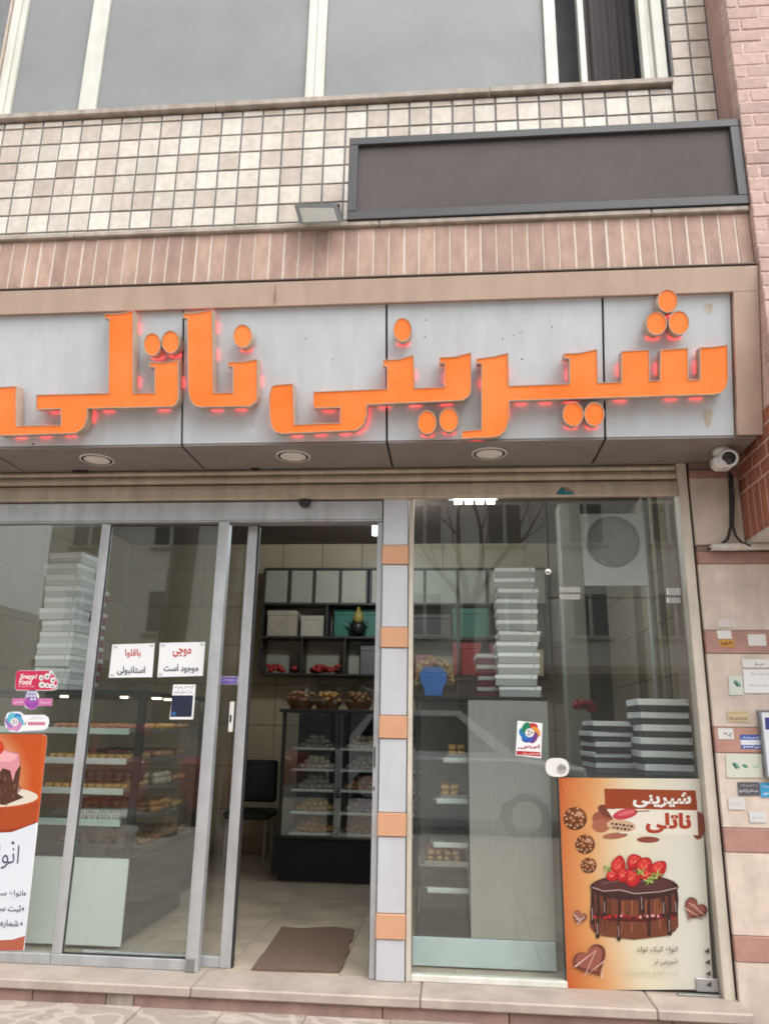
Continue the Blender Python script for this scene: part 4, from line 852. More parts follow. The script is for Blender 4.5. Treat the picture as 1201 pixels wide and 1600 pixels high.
for k, (a, lb) in enumerate(((-.60, 'left cream upright box behind the door opening edge'), (-.495, 'right cream upright box behind the door opening edge'))): pass
cube('gift_box', -.595, -.52, zA, .27, crm, 'left one of two narrow cream boxes standing in the shelf', 'box', 3.5, .1); cube('gift_box', -.495, -.43, zA, .27, crm, 'right one of two narrow cream boxes standing in the shelf', 'box', 3.5, .1)
cube('gift_box', -1.24, -.64, zB, .30, tea, 'teal gift box behind the yellow bird figure', 'box', 3.6, .06)
BF = thing('bird_figure', (-.95, 3.5, zB), 'yellow and black bird shaped ornament in front of teal box', 'ornament')
yel = M('yellow_glaze', (.36, .28, .07), .3); obj('body', MB().blob((-.97, 3.5, zB+.10), .085, 1.1), black_m, BF, smooth='all'); obj('head', MB().blob((-.97, 3.47, zB+.20), .055, 1.3, .08, 12), yel, BF, smooth='all')
obj('wing', MB().prism([(-1.10, 3.49, zB+.16), (-.97, 3.49, zB+.02), (-.86, 3.49, zB+.17), (-.97, 3.49, zB+.12)], (0, .02, 0)), black_m, BF); obj('tuft', MB().lathe([(.03, 0), (.014, .03), (.022, .05), (0, .06)], (-.97, 3.47, zB+.25)), yel, BF)
cube('gift_box', -.56, -.02, zB, .24, dkc, 'dark brown wide gift box beside the teal box', 'box', 3.5, .2)
cube('gift_box', -.0, .0+.36, zB, .30, grn, 'green gift box seen through the right window', 'box'); cube('gift_box', .54, .80, zB, .28, pinkc, 'faded pink box right of the green gift box', 'box')
cube('gift_box', .0, .28, zA, .33, red, 'red gift box below the green one on the wall shelf', 'box'); cube('gift_box', .37, .62, zA, .32, mag, 'crimson gift box right of the red one on the wall shelf', 'box')

cube('gift_box', -1.93, -1.62, zB, .27, M('beige_card', (.40, .34, .25), .6), 'left beige box in the middle shelf row', 'box', 3.5, .18); cube('gift_box', -1.58, -1.33, zB, .22, M('sand_card', (.46, .41, .32), .6), 'right beige box in the middle shelf row', 'box', 3.52, .16)
cube('gift_box', -.38, -.2, zA, .2, pinkc, 'small dusky pink box on the lower shelf right of the cream boxes', 'box'); cube('gift_box', .70, .90, zA, .26, crm, 'cream box at the right end of the lower shelf row', 'box')
pf = thing('framed_picture', (1.2, 3.70, 2.0), 'white picture with red flowers on the back wall behind the glass door', 'picture')
bx('frame', .99, 1.37, 3.695, 3.7275, 2.2, 2.64, white_m, pf); fm_ = MB()
for i in range(16): a_ = random.uniform(0, 6.28); fm_.blob((1.24+.06*math.cos(a_)*random.random(), 3.692, 2.52+.07*math.sin(a_)*random.random()), .022, 1, .2, 6)
obj('painted_flowers', fm_, red, pf, kind='stuff')
# ---- pastries and trays
PM = {'gold': M('golden_pastry', (.56, .33, .10), .5, var=.3, scale=60, bump=.5), 'white': M('cream_pastry', (.68, .60, .46), .5, var=.15, scale=60), 'brown': M('brown_pastry', (.30, .15, .06), .5, var=.35, scale=50, bump=.5),
      'pink': M('red_topped_pastry', (.52, .24, .13), .5, var=.35, scale=40, bump=.5), 'orange': M('orange_pastry', (.58, .26, .07), .5, var=.3, scale=50), 'grey': M('wrapped_pastry', (.42, .40, .37), .3, var=.25, scale=40), 'blue': M('foil_pastry', (.30, .30, .45), .3, var=.4, scale=50)}
tray_m = M('tray_metal', (.36, .35, .33), .35, .6); wtray_m = M('white_tray', (.62, .68, .66), .4, var=.03)
def tray(x0, x1, y0, y1, z, kind, label, r=.028, hgt=1, wt=False, mound=False, g='pastry trays'):
    t = thing('pastry_tray', ((x0+x1)/2, (y0+y1)/2, z), label, 'tray', g)
    mb = MB().box(x0, x1, y0, y1, z, z+.006).box(x0, x0+.005, y0, y1, z+.0065, z+.018).box(x1-.005, x1, y0, y1, z+.0065, z+.018).box(x0+.0055, x1-.0055, y0, y0+.005, z+.0065, z+.018); obj('tray', mb, wtray_m if wt else tray_m, t)
    p = MB(); x = x0+r*1.3
    if mound:
        cx, cy2 = (x0+x1)/2, (y0+y1)/2; rad = min(x1-x0, .3)*.46
        for lv in range(3):
            R = rad*(1-lv*.33); q = max(3, int(2*math.pi*R/(r*1.9)))
            for k in range(q): p.blob((cx+R*math.cos(k*2*math.pi/q+lv), cy2+R*.7*math.sin(k*2*math.pi/q+lv), z+.01+r*.7+lv*r*1.15), r)
            if R > .06:
                for k in range(q//2): p.blob((cx+R*.5*math.cos(k*4*math.pi/q+lv), cy2+R*.4*math.sin(k*4*math.pi/q+lv), z+.01+r*.7+lv*r*1.15), r)
    else:
        while x < x1-r:
            y = y0+r*1.3
            while y < y1-r:
                for h in range(hgt):
                    if kind == 'gold' and r < .027:
                        q = r*random.uniform(.8, .95); cx, cy2, cz = x+random.uniform(-.1, .1)*r, y, z+.008+h*r*1.3
                        p.cbox(cx-q, cx+q, cy2-q, cy2+q, cz, cz+r*1.2, r*.3); continue
                    if kind == 'pink':
                        cz = z+.008+r*.7+h*r*1.2; p.lathe([(0, -r*1.2), (r*.6, -r), (r*.8, 0), (r*.6, r), (0, r*1.2)], (x, y, cz), (random.uniform(-.3, .3), 1, 0), 7); continue
                    p.blob((x+random.uniform(-.2, .2)*r, y+random.uniform(-.2, .2)*r, z+.008+r*.7+h*r*1.2), r*random.uniform(.85, 1.1), .75)
                y += r*2.05
            x += r*2.05
    obj('pastries', p, PM[kind], t, smooth='all', kind='stuff'); return t
# ---- left display case
YC = .27; xr_ = ax(204, 1337, YC); zP = az(160, 1337, YC); zT = az(150, 1078, YC)
LC = thing('display_case', (-2.5, .6, ZF), 'glass pastry display case with white lower front behind the left doors', 'display case')
XA = -3.3; YD = 1.45
bx('plinth', XA, xr_-.06, YC+.08, YD-.05, ZF+.001, .2, black_m, LC)
bx('base', XA, xr_, YC+.0125, YD, .2005, zP-.012, M('case_black', (.012, .012, .014), .5, spec=.25), LC); 
xs_ = ax(106, 1400, YC)
bx('front_panel', xs_-.003, xr_-.008, YC, YC+.012, .115, zP-.014, M('white_front_panel', (.70, .74, .72), .4, var=.02), LC); bx('front_panel', XA, xs_-.008, YC, YC+.012, .115, zP-.014, MATS['white_front_panel'], LC)  # plain bright white panels, their own colour
bx('deck', XA, xr_, YC, YD, zP-.0115, zP, black_m, LC); bx('top_frame', XA, xr_, YC, YD, zT-.03, zT, black_m, LC)
bx('corner_post', xr_-.045, xr_, YC, YC+.03, zP+.0005, zT-.0305, black_m, LC); bx('corner_post', xr_-.03, xr_, YD-.03, YD, zP+.0005, zT-.0305, black_m, LC)
gpane('front_glass', XA, xr_-.0455, zP+.0005, zT-.0305, YC+.006, LC, glassi_m)
bx('side_glass', xr_-.008, xr_-.002, YC+.0305, YD-.0305, zP+.0005, zT-.0305, glassi_m, LC, .0005)
wl_m = M('case_lamp_glow', (1, 1, 1), emis=10, emcol=(1, .87, .65))
for i in (0, 1, 3): bx('case_lamp', xr_-.85+i*.2, xr_-.815+i*.2, YC+.20, YC+.25, zT-.042, zT-.0305, wl_m, LC, .003)
for i in range(4): bx('case_lamp', xr_-.10, xr_-.05, YC+.35+i*.22, YC+.41+i*.22, zT-.042, zT-.0305, wl_m, LC, .003)
zs = [az(155, y, YC+.03) for y in (1286, 1237, 1190, 1143)]
kinds = [('white', 'orange'), ('gold', 'white'), ('gold', 'pink'), ('pink', 'gold')]
for i, z in enumerate(zs):
    bx('shelf', XA, xr_-.012, YC+.03, YD-.04, z-.008, z, glassi_m, LC, .0005); bx('shelf_edge', XA, xr_-.09, YC+.016, YC+.0295, z-.016, z+.022, wtray_m, LC, .003)
    nm = ('lowest', 'second lowest', 'second highest', 'highest')[i]
    if i: tray(xr_-.62, xr_-.06, YC+.06, YC+.42, z+.001, kinds[i][0], 'front pastry tray on the %s shelf of the left display case' % nm, .026)
    tray(xr_-.62, xr_-.03, YC+.46, YC+.80, z+.001, kinds[i][1], 'middle pastry tray on the %s shelf of the left display case' % nm, .03, 2 if i < 2 else 1)
    tray(xr_-.62, xr_-.03, YC+.82, YC+1.12, z+.001, random.choice(('gold', 'brown', 'pink')), 'rear pastry tray on the %s shelf of the left display case' % nm, .03)
tray(xr_-.62, xr_-.03, YC+.3, YC+1.1, zP+.001, 'brown', 'pastry tray on the deck of the left display case', .035)
for i in range(4):
    q = at(129+i*17.5, 1272, YC+.10); c = Vector((q.x, YC+.08, zs[0]+.034))
    t = thing('swiss_roll', (q.x, YC+.1, zs[0]), ('leftmost', 'second from left', 'third from left', 'rightmost')[i]+' white swiss roll on the lowest left case shelf', 'cake', 'swiss rolls')
    obj('roll', MB().lathe([(.0, 0), (.03, 0), (.033, .006), (.033, .2), (0, .2)], c, (0, 1, 0), n=16), M('white_roll', (.82, .80, .74), .5, var=.04), t, smooth=True)
    sp = [(c.x+.0035*k*.45*math.cos(k*.55), c.y-.001, c.z+.0035*k*.45*math.sin(k*.55)) for k in range(2, 17)]
    obj('swirl', MB().tube(sp, .002, 4), PM['brown'], t)
# ---- cake boxes
def box_proto(w_, d_, h, mb_, ml, lr=.62): 
    t = thing('cake_box', (0, 0, 0), 'x', 'box'); bx('body', -w_/2+.004, w_/2-.004, -d_/2+.004, d_/2-.004, 0, h*(lr+.04), mb_, t, .002); bx('lid', -w_/2, w_/2, -d_/2, d_/2, h*lr, h-.001, ml, t, .003); bx('tab', w_*.36, w_*.375, -d_/2-.0008, -d_/2+.001, h*.68, h*.92, M('tab_ink', (.06, .06, .065), .5), t, .0002); return t
ordn = ['top', 'second', 'third', 'fourth', 'fifth', 'sixth', 'seventh', 'eighth', 'ninth', 'tenth', 'eleventh', 'twelfth', 'thirteenth', 'fourteenth']
def stack(proto, x, y, z, h, n, what, grp, jit=.008, rz=.0, shrink=0):
    jit *= 1.6
    for i in range(n):
        o = proto if i == 0 else copy_tree(proto)
        o.location = (x+random.uniform(-jit, jit), y+random.uniform(-jit, jit), z+.0005+i*h); o.rotation_euler.z = rz+random.uniform(-.06, .06)
        k = n-1-i; o['label'] = ('%s box of %s' % (ordn[k], what)) if k == 0 else ('%s box down in %s' % (ordn[k], what)); o['group'] = grp
yb = .62; a = at(100, 1070, yb); zt2 = az(100, 868, yb); n = 12; h = (zt2-zT)/n
stack(box_proto(.25, .22, h, box_m, lid_m, .55), ax(93, 970, yb-.11)-.01, yb, zT, h, n, 'the tall white stack behind the left glass', 'white boxes on the left case', .01, -.05)
# second red and white stack partly hidden behind
stack(box_proto(.25, .28, h*1.1, mag, box_m), ax(124, 970, 1.0), 1.05, zT, h*1.1, 9, 'the red and white stack behind the white boxes', 'red boxes on the left case', .012, .04)

# ---- central display fridge
YFr = 2.3
CF = thing('display_fridge', (-.8, 2.6, ZF), 'black framed glass display fridge facing the open doorway', 'display fridge')
fx0, fx1, fz, fb, fd = -1.455, .0, az(440, 1107, YFr), az(430, 1306, YFr), YFr+.75
bx('base', fx0-.04, fx1+.02, YFr+.03, fd, ZF+.06, fb-.02, MATS['case_black'], CF, .006); bx('plinth', fx0, fx1, YFr+.1, fd-.05, ZF+.001, ZF+.0595, black_m, CF)
bx('deck', fx0-.04, fx1+.02, YFr, fd, fb-.0195, fb, black_m, CF); bx('top_board', fx0-.03, fx1, YFr-.01, fd, fz-.03, fz, black_m, CF)
for x in (fx0, -.995, -.70, fx1-.03): bx('post', x, x+.03, YFr+(.0 if x in (fx0, fx1-.03) else .3), YFr+(.03 if x in (fx0, fx1-.03) else .33), fb+.0005, fz-.0305, black_m, CF)
gpane('front_glass', fx0+.0305, fx1-.0305, fb+.0005, fz-.0305, YFr+.01, CF, glass('fridge_glass', (.97, .98, .975), 1.9)); bx('back_board', fx0, fx1, fd-.03, fd, fb+.001, fz-.031, MATS['case_black'], CF)
bx('side_glass', fx0+.002, fx0+.008, YFr+.0305, fd-.0305, fb+.0005, fz-.0305, glassi_m, CF, .0005)
zsf = [fb]+[az(470, y, YFr+.3) for y in (1267, 1233, 1202, 1170)]
for i, z in enumerate(zsf):
    if i: bx('shelf', fx0+.031, fx1-.031, YFr+.05, fd-.04, z-.006, z, glassi_m, CF, .0005)
    for j, xx in enumerate((fx0+.08, fx0+.5, fx0+.92)):
        nm = ('deck', 'first shelf', 'second shelf', 'third shelf', 'top shelf')[i]
        tray(xx, xx+.36, YFr+.1, YFr+.5, z+.001, (('orange', 'brown', 'brown'), ('gold', 'blue', 'grey'), ('grey', 'pink', 'white'), ('white', 'grey', 'grey'), ('grey', 'white', 'grey'))[i][j], '%s plate of sweets on the %s of the central display fridge' % (('left', 'middle', 'right')[j], nm), .03, 1, True, True)
# gift baskets in cellophane
for k, (px, m_, lb) in enumerate(((470, PM['pink'], 'left cellophane wrapped gift basket on the central fridge'), (512, PM['gold'], 'middle golden cellophane wrapped basket on the central fridge'), (560, PM['brown'], 'right cellophane wrapped basket beside the doorway edge'))):
    x = ax(px, 1100, YFr+.3); y = YFr+.3
    t = thing('gift_basket', (x, y, fz), lb, 'gift basket', 'gift baskets on the fridge')
    obj('basket', MB().lathe([(.09, 0), (.13, .07), (.12, .07), (.085, .012), (0, .012)], (x, y, fz+.001), n=14), PM['brown'], t)
    p = MB()
    for i in range(26): th = random.uniform(0, 6.28); rr_ = random.uniform(0, .11); p.blob((x+rr_*math.cos(th), y+rr_*math.sin(th), fz+.08+random.uniform(0, .07)), .026)
    obj('sweets', p, m_, t, smooth='all', kind='stuff')
    mb = MB(); nseg = 22; prof = [(.14, .03), (.165, .10), (.13, .17), (.03, .205), (.08, .26)]
    for r_, h_ in prof:
        for j in range(nseg): th = 2*math.pi*j/nseg; q = r_*(1+random.uniform(-.12, .12)); mb.v.append(Vector((x+q*math.cos(th), y+q*math.sin(th), fz+h_+random.uniform(-.01, .015))))
    for i in range(len(prof)-1):
        for j in range(nseg): mb.f.append([i*nseg+j, i*nseg+(j+1) % nseg, (i+1)*nseg+(j+1) % nseg, (i+1)*nseg+j])
    obj('cellophane', mb, cello_m, t, recalc=False)
# green chair by the back
GC = thing('chair', (-1.85, 3.1, ZF), 'dark green upholstered chair left of the central fridge', 'chair')
gr_ = M('green_vinyl', (.012, .022, .018), .5)
bx('seat', -2.08, -1.66, 2.85, 3.25, .5, .57, gr_, GC, .02); bx('backrest', -2.06, -1.68, 3.2, 3.26, .62, 1.0, gr_, GC, .02)
for x in (-2.05, -1.69):
    for y in (2.88, 3.22): obj('leg', MB().tube([(x, y, ZF), (x, y, .5)], .014), steel_m, GC)
# door mat
mt = [atp(x, y, Vector((0, 0, ZF+.001)), Vector((0, 0, 1))) for x, y in ((393, 1517), (407, 1497), (412, 1492), (440, 1451), (470, 1453), (520, 1451), (554, 1455), (551, 1470), (546, 1476), (546, 1488), (538, 1500), (537, 1509), (529, 1521))]
o = tag(obj('door_mat', MB().prism(mt, (0, 0, .012)), mat_m), 'frayed brown door mat on the marble floor inside the doorway', 'mat')
# ---- right display case behind the window
YR = .24
RC = thing('display_case', (.15, .6, ZF), 'tall pastry case behind the right window with steel side panel', 'display case')
rx0, rx1 = ax(648, 1300, YR), ax(861, 1300, YR); rxm = ax(733, 1300, YR); rzT = az(750, 1088, YR); rzB = az(740, 1466, YR); zb0 = az(740, 1516, YR)
bx('base_panel', rx0-.01, rx1-.002, YR-.02, YR, max(zb0, ZF+.01), rzB, M('pale_cyan_panel', (.52, .62, .64), .35, var=.05), RC); bx('body', rxm+.001, rx1, YR+.0005, .95, ZF+.02, rzT-.022, M('case_grey', (.16, .16, .16), .5), RC)
bx('steel_panel', rxm, rx1+.004, YR-.012, YR, rzB+.001, rzT-.021, steel_m, RC); bx('top_board', rx0-.01, rx1+.006, YR-.014, .95, rzT-.02, rzT, MATS['case_black'], RC)
bx('post', rx0, rx0+.02, YR-.01, YR+.012, rzB+.001, rzT-.0205, black_m, RC); bx('rack_back', rx0, rxm, .93, .95, ZF+.02, rzT-.022, MATS['case_grey'], RC); bx('rack_floor', rx0, rxm, YR+.001, .929, ZF+.02, rzB, MATS['case_black'], RC)
gpane('glass', rx0+.0205, rxm-.001, rzB+.001, rzT-.0205, YR, RC, glassi_m)
for k, (y, x0p, kd, lb) in enumerate(((1184, 692, 'gold', 'top tray of golden squares in the right display case'), (1248, 681, 'gold', 'second tray of pointed golden pastries in the right display case'), (1317, 676, None, ''), (1388, 667, None, ''))):
    yy = YR+.12; z = az(705, y, yy); x0_ = ax(x0p, y, yy)
    bx('tray_handle', x0_, rxm-.003, yy, yy+.03, z-.03, z, wtray_m, RC, .006)
    bx('rack_rail', x0_-.02, rxm-.003, yy+.0305, .92, z-.012, z-.004, tray_m, RC, .001)
    if kd: tray(x0_+.02, rxm-.005, yy+.04, yy+.4, z, kd, lb, .026, 2)
z = az(700, 1350, YR+.1); tray(ax(663, 1350, YR+.1), rxm-.006, YR+.08, YR+.4, z, 'brown', 'low wide tray of dark pastries in the right display case', .024, 2)
bx('rack_rail', rx0+.01, rxm-.003, YR+.08, .92, z-.012, z-.0005, tray_m, RC, .001)
# tall hatched stack on it, red stack, bouquet
ys = .46; n = 12; zt2 = az(805, 887, ys-.12); h = (zt2-rzT)/n; xsk = ax(808, 1000, ys-.12)
stack(box_proto(.25, .26, h, hatch_m, lid_m), xsk, ys, rzT, h, n, 'the tall grey hatched stack behind the right window', 'hatched boxes on the right case', .008)
stack(box_proto(.2, .24, h*1.05, mag, lid_m), ax(768, 1050, .62), .68, rzT, h*1.05, 4, 'the short red stack beside the tall hatched boxes', 'red boxes on the right case', .008)
q = at(677, 1066, YR+.1)
BQ = thing('bouquet_stand', (q.x, YR+.1, rzT), 'blue vase shaped stand ringed with tiny red and yellow blossoms', 'ornament')
sc_ = (ax(700, 1066, YR+.1)-ax(655, 1066, YR+.1))/2
vz = [(-.62, 0), (-.68, .5), (-.95, 1.0), (-1.0, 1.45), (-.75, 1.85), (-.3, 2.0), (.1, 1.93), (.35, 1.98), (.75, 1.8), (1.0, 1.4), (.93, .95), (.68, .5), (.62, 0)]
obj('vase_board', MB().prism([(q.x+a_*sc_*.95, YR+.06, rzT+.001+b_*sc_*1.0) for a_, b_ in vz], (0, .04, 0)), blu, BQ)
for m_, cnt in ((PM['pink'], 46), (yel, 40), (MATS['cream_card'], 26)):
    p = MB()
    for i in range(cnt): th = random.uniform(-.5, 3.64); r_ = random.uniform(.95, 1.38)*sc_; p.blob((q.x+r_*math.cos(th), YR+.12+random.uniform(0, .08), rzT+sc_*1.35+r_*math.sin(th)), random.uniform(.006, .011), 1, .2, 5)
    obj('blossoms', p, m_, BQ, kind='stuff')
obj('stem', MB().tube([(q.x, YR+.12, rzT+.001), (q.x, YR+.13, rzT+sc_*1.4)], .03), PM['brown'], BQ)
# dark boxes beside vase
cube('gift_box', ax(712, 1070, .5), ax(745, 1070, .5), rzT+.001, .12, dkc, 'dark box between the blue vase stand and red boxes', 'box', .5, .1)
# ---- right corner: counter with striped boxes
CT = thing('counter', (1.1, .6, ZF), 'dark counter behind the glass door carrying striped boxes', 'counter')
zk = az(1040, 1214, .42); bx('cabinet', .70, 1.5, .3, 1.1, ZF+.001, zk-.0305, MATS['case_black'], CT); bx('worktop', .69, 1.51, .29, 1.11, zk-.03, zk, black_m, CT)
h = (az(1045, 1092, .33)-zk)/6; xx = ax(1046, 1150, .33)
stack(box_proto(.32, .32, h, hatchd_m, lid_m, .48), xx, .49, zk, h, 6, 'the striped stack at the right end of the glass door', 'striped boxes on the counter', .008)
h2 = h*.85; stack(box_proto(.3, .3, h2, hatchd_m, lid_m, .5), ax(962, 1170, .62), .78, zk, h2, 5, 'the dim striped stack left of the brighter one', 'dim striped boxes on the counter', .012, .12)
# inner pillar & pipes by the right wall
PI = thing('inner_pillar', (.97, 2.2, ZF), 'pale square inner pillar seen through the glass door', 'pillar'); bx('shaft', .93, 1.12, 2.2, 2.4, ZF+.001, ZC-.001, M('pillar_paint', (.36, .34, .29), .5), PI, .006); bx('skirting', .92, 1.13, 2.19, 2.41, ZF+.0012, ZF+.1, M('pillar_skirt', (.2, .18, .15), .5), PI, .003)
pp = thing('wall_pipe', (1.35, 1.2, ZF), 'pale vertical pipe on the inner right wall', 'pipe'); obj('pipe', MB().tube([(1.45, 1.35, ZF), (1.45, 1.35, ZC)], .03, 10), M('pipe_paint', (.42, .4, .36), .5), pp, smooth='all'); obj('pipe', MB().tube([(1.53, 1.35, ZF), (1.53, 1.35, ZC)], .02, 10), MATS['pipe_paint'], pp, smooth='all')
heap('hanging_ornament', ax(905, 1105, 1.2)-.05, ax(925, 1105, 1.2)+.05, az(918, 1115, 1.2), red, 'small red ornament hanging behind the glass door', 'ornament', 1.2)
# ---- lamps
q = at(587, 823, 2.0)
LP = thing('ceiling_lamp', (q.x, 2.0, ZC), 'bright white hanging lamp tube at the top of the doorway', 'lamp')
obj('tube', MB().tube([(q.x, 2.0, q.z-.075), (q.x, 2.0, q.z+.075)], .032, 14), lamp_m, LP); obj('rod', MB().tube([(q.x, 2.0, q.z+.0755), (q.x, 2.0, ZC)], .006), black_m, LP)
q = at(738, 785, 1.15)
LM = thing('ceiling_lamp', (q.x, 1.15, ZC), 'row of lit white tubes in a ceiling lamp behind the right window', 'lamp')
for i in range(4): x = ax(709+i*17, 785, 1.15); obj('tube', MB().tube([(x, 1.15, q.z), (x+.06, 1.15, q.z)], .016, 12), lamp2_m, LM)
bx('housing', ax(700, 785, 1.15), ax(778, 785, 1.15), 1.11, 1.19, q.z+.025, q.z+.06, white_m, LM); obj('rod', MB().tube([(q.x, 1.15, q.z+.0605), (q.x, 1.15, ZC)], .008), black_m, LM)

# ================================================================== across the street (seen mirrored in the glass)
def house(x0, x1, y, hgt, mwall, label, nwin, rowz, seed):
    rn = random.Random(seed); t = thing('building', ((x0+x1)/2, y, 0), label, 'building', 'buildings across the street')
    obj('wall', MB().box(x0, x1, y-8, y, -.1, hgt), mwall, t); obj('parapet', MB().box(x0-.1, x1+.1, y-.2, y+.15, hgt, hgt+.5), mwall, t)
    wdt = (x1-x0)/nwin
    for i in range(nwin):
        for z in rowz:
            a = x0+i*wdt+wdt*.28; b = a+wdt*.44
            f = obj('window', MB().box(a, b, y, y+.06, z, z+1.5), aluw_m, t)
            for k in range(2): obj('pane', MB().box(a+.06+k*(b-a)/2, a+(k+1)*(b-a)/2-.06, y+.061, y+.07, z+.07, z+1.43), M('far_pane', (.04, .045, .05), .15), f)
            obj('sill', MB().box(a-.1, b+.1, y, y+.18, z-.08, z-.001), ledge_m, t)
    obj('shopfront', MB().box(x0+.6, x1-.6, y, y+.05, .2, 2.9), M('far_shutter', (.16, .155, .15), .5), t); obj('awning', MB().box(x0+.3, x1-.3, y, y+.7, 3.0, 3.25), M('far_awning', (.35, .30, .22), .6), t)
house(-14.2, -2.4, -21, 11, M('far_cream', (.76, .72, .64), .8), 'cream stone building mirrored in the left glass', 4, (4.2, 7.2, 10.0), 1)
house(-2.3, 8.6, -21.4, 12, M('far_grey', (.64, .62, .58), .8), 'grey stone building mirrored in the right window', 4, (4.2, 7.3, 10.3), 2)
house(8.8, 19, -21, 9, M('far_brick', (.34, .26, .2), .8), 'brown brick building opposite, right end', 4, (4.2, 7.2), 3)
house(-33, -19.2, -22, 6, MATS['far_grey'], 'low grey building opposite, left end', 4, (3.6,), 4)
bark = M('bark', (.075, .06, .048), .9, var=.3, scale=14, bump=.8, stretch=(1, 1, .3))
def tree(x, y, r, hgt, seed, label):
    rn = random.Random(seed); t = thing('plane_tree', (x, y, 0), label, 'tree', 'bare street trees')
    fork = hgt*.5
    obj('trunk', MB().tube([(x, y, -.05), (x+.03, y, .3), (x-.03, y+.02, fork*.5), (x+.08, y, fork)], [r*1.35, r*1.05, r*.95, r*.85], 12), bark, t, smooth='all')
    cr = MB()
    def br(p, d, l, rad, dep):
        pts = [p]; rs = [rad]
        for i in range(4):
            d = (d+Vector((rn.uniform(-.22, .22), rn.uniform(-.22, .22), rn.uniform(-.02, .16)))).normalized(); p = p+d*l/4; pts.append(p); rs.append(rad*(1-.14*(i+1)))
        cr.tube(pts, rs, 6 if dep < 2 else 4, False)
        if dep < 4:
            for k in range(3 if dep < 3 else 4):
                q = pts[rn.choice((2, 3, 4))]; nd = (d+Vector((rn.uniform(-.9, .9), rn.uniform(-.9, .9), rn.uniform(-.2, .6)))).normalized(); br(q, nd, l*rn.uniform(.55, .75), rs[-1]*.62, dep+1)
    for k in range(4): a_ = k*1.6+rn.random(); br(Vector((x+.05, y, fork-.15)), Vector((math.cos(a_)*.55, math.sin(a_)*.55, .9)).normalized(), hgt*.3, r*.5, 0)
    obj('crown', cr, bark, t, smooth='all')
q = at(272, 1000, 5.4); tree(q.x, -5.4, .19, 9, 3, 'bare street tree with thick trunk mirrored in the left door')
q = at(705, 830, 8); tree(q.x+.3, -12.6, .16, 8, 9, 'bare branched street tree mirrored at the top of the right window')
q = at(540, 900, 7); tree(3.6, -5.5, .15, 8, 12, 'bare street tree further right along the kerb')
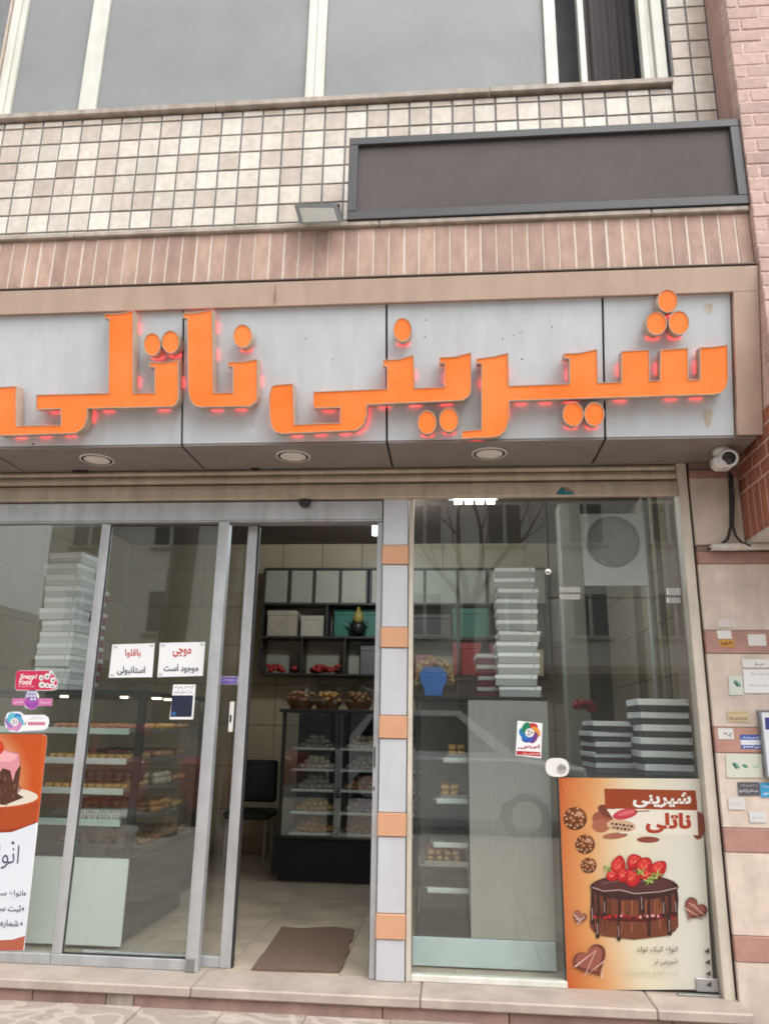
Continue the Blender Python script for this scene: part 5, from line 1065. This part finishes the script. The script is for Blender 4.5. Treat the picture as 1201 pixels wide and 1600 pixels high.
def car(x, y, m, label, suv, flip):
    s_ = -1 if flip else 1; t = thing('parked_car', (x, y, -.13), label, 'car', 'cars parked along the kerb')
    P = lambda px, py, pz: Vector((x+s_*px, y+py, -.13+pz)); H = .22 if suv else 0
    side = [(-2.1, .32), (-2.15, .6), (-2.1, .85+H*.5), (-1.2, .95+H*.6), (1.75, .95+H*.6), (2.1, .8+H*.4), (2.15, .5), (2.1, .3), (1.65, .28), (1.6, .5), (1.3, .66), (1.0, .5), (.95, .28), (-.95, .28), (-1.0, .5), (-1.3, .66), (-1.6, .5), (-1.65, .28)]
    secs = [-.84, -.78, .78, .84]; mb = MB(); n_ = len(side)
    for k, w_ in enumerate(secs):
        for a_, b_ in side: mb.v.append(P(a_*(1 if k in (1, 2) else .985), w_, b_ if k in (1, 2) else .3+(b_-.3)*.93))
    for k in range(3):
        for i in range(n_): j = (i+1) % n_; mb.f.append([k*n_+i, k*n_+j, (k+1)*n_+j, (k+1)*n_+i])
    mb.f.append(list(range(n_))); mb.f.append([3*n_+i for i in range(n_)][::-1]); obj('body', mb, m, t)
    zt_ = 1.42+H*1.2; rf = [(-1.25, .93+H*.6, .80), (-.45, zt_, .62), (1.35 if suv else .75, zt_, .62), (1.85 if suv else 1.55, .93+H*.6, .80)]
    mb = MB(); mb.v = [P(a_, -w_, b_) for a_, b_, w_ in rf]+[P(a_, w_, b_) for a_, b_, w_ in rf]; mb.f = [[0, 1, 2, 3], [4, 7, 6, 5], [0, 4, 5, 1], [1, 5, 6, 2], [2, 6, 7, 3]]; obj('cabin', mb, m, t)
    gl = M('car_glass', (.02, .022, .025), .08); mb = MB()
    def lerp(a_, b_, u): return tuple(a_[i]+(b_[i]-a_[i])*u for i in range(3))
    for sg in (-1, 1):
        bl, tl, tr, brr = [lerp(rf[0], rf[1], .12), lerp(rf[0], rf[1], .88), lerp(rf[3], rf[2], .88), lerp(rf[3], rf[2], .12)]
        for u0, u1 in ((.08, .48), (.52, .92)):
            pts = [lerp(bl, brr, u0), lerp(bl, brr, u1), lerp(tl, tr, u1), lerp(tl, tr, u0)]; w_ = MB(); w_.v = [P(a_, sg*(b2+.008), z_) for a_, z_, b2 in pts]; w_.f = [[0, 1, 2, 3]]; w_.prism([P(a_, sg*(b2+.008), z_) for a_, z_, b2 in pts], (0, -sg*.006, 0)); obj('side_window', w_, gl, t)
    for e, f_ in ((0, 1), (3, 2)):
        pts = [lerp(rf[e], rf[f_], .12), lerp(rf[e], rf[f_], .9)]; dx = -.012 if e == 0 else .012
        obj('windscreen', MB().prism([P(pts[0][0]+dx, -pts[0][2]*.9, pts[0][1]), P(pts[0][0]+dx, pts[0][2]*.9, pts[0][1]), P(pts[1][0]+dx, pts[1][2]*.88, pts[1][1]), P(pts[1][0]+dx, -pts[1][2]*.88, pts[1][1])], (-s_*dx*.5, 0, 0)), gl, t)
    for wx in (-1.3, 1.3):
        for sg in (-1, 1):
            wl_ = obj('wheel', MB().lathe([(.2, -.1), (.3, -.1), (.33, -.07), (.33, .07), (.3, .1), (.2, .1)], P(wx, sg*.74, .33), (0, 1, 0), n=22), rubber_m, t, smooth=True); obj('rim', MB().lathe([(.2, -.105), (.08, -.09), (0, -.1), (0, .1), (.08, .09), (.2, .105)], P(wx, sg*.74, .33), (0, 1, 0), n=16), chrome_m, wl_)
    for sg in (-1, 1): obj('headlight', MB().cbox(*(sorted((P(-2.14, 0, 0).x, P(-2.05, 0, 0).x))), y+sg*.62-.14, y+sg*.62+.14, -.13+.66, -.13+.78, .02), chrome_m, t); obj('tail_light', MB().cbox(*(sorted((P(2.04, 0, 0).x, P(2.14, 0, 0).x))), y+sg*.64-.12, y+sg*.64+.12, -.13+.66, -.13+.84, .02), red, t)
car(-.35, -7.4, M('white_car_paint', (.68, .69, .70), .25, coat=.5, var=.02), 'white parked car mirrored in the central fridge glass', True, True)
car(-5.3, -7.5, M('red_car_paint', (.30, .02, .02), .25, coat=.5, var=.03), 'dark red parked car mirrored in the left door glass', False, False)
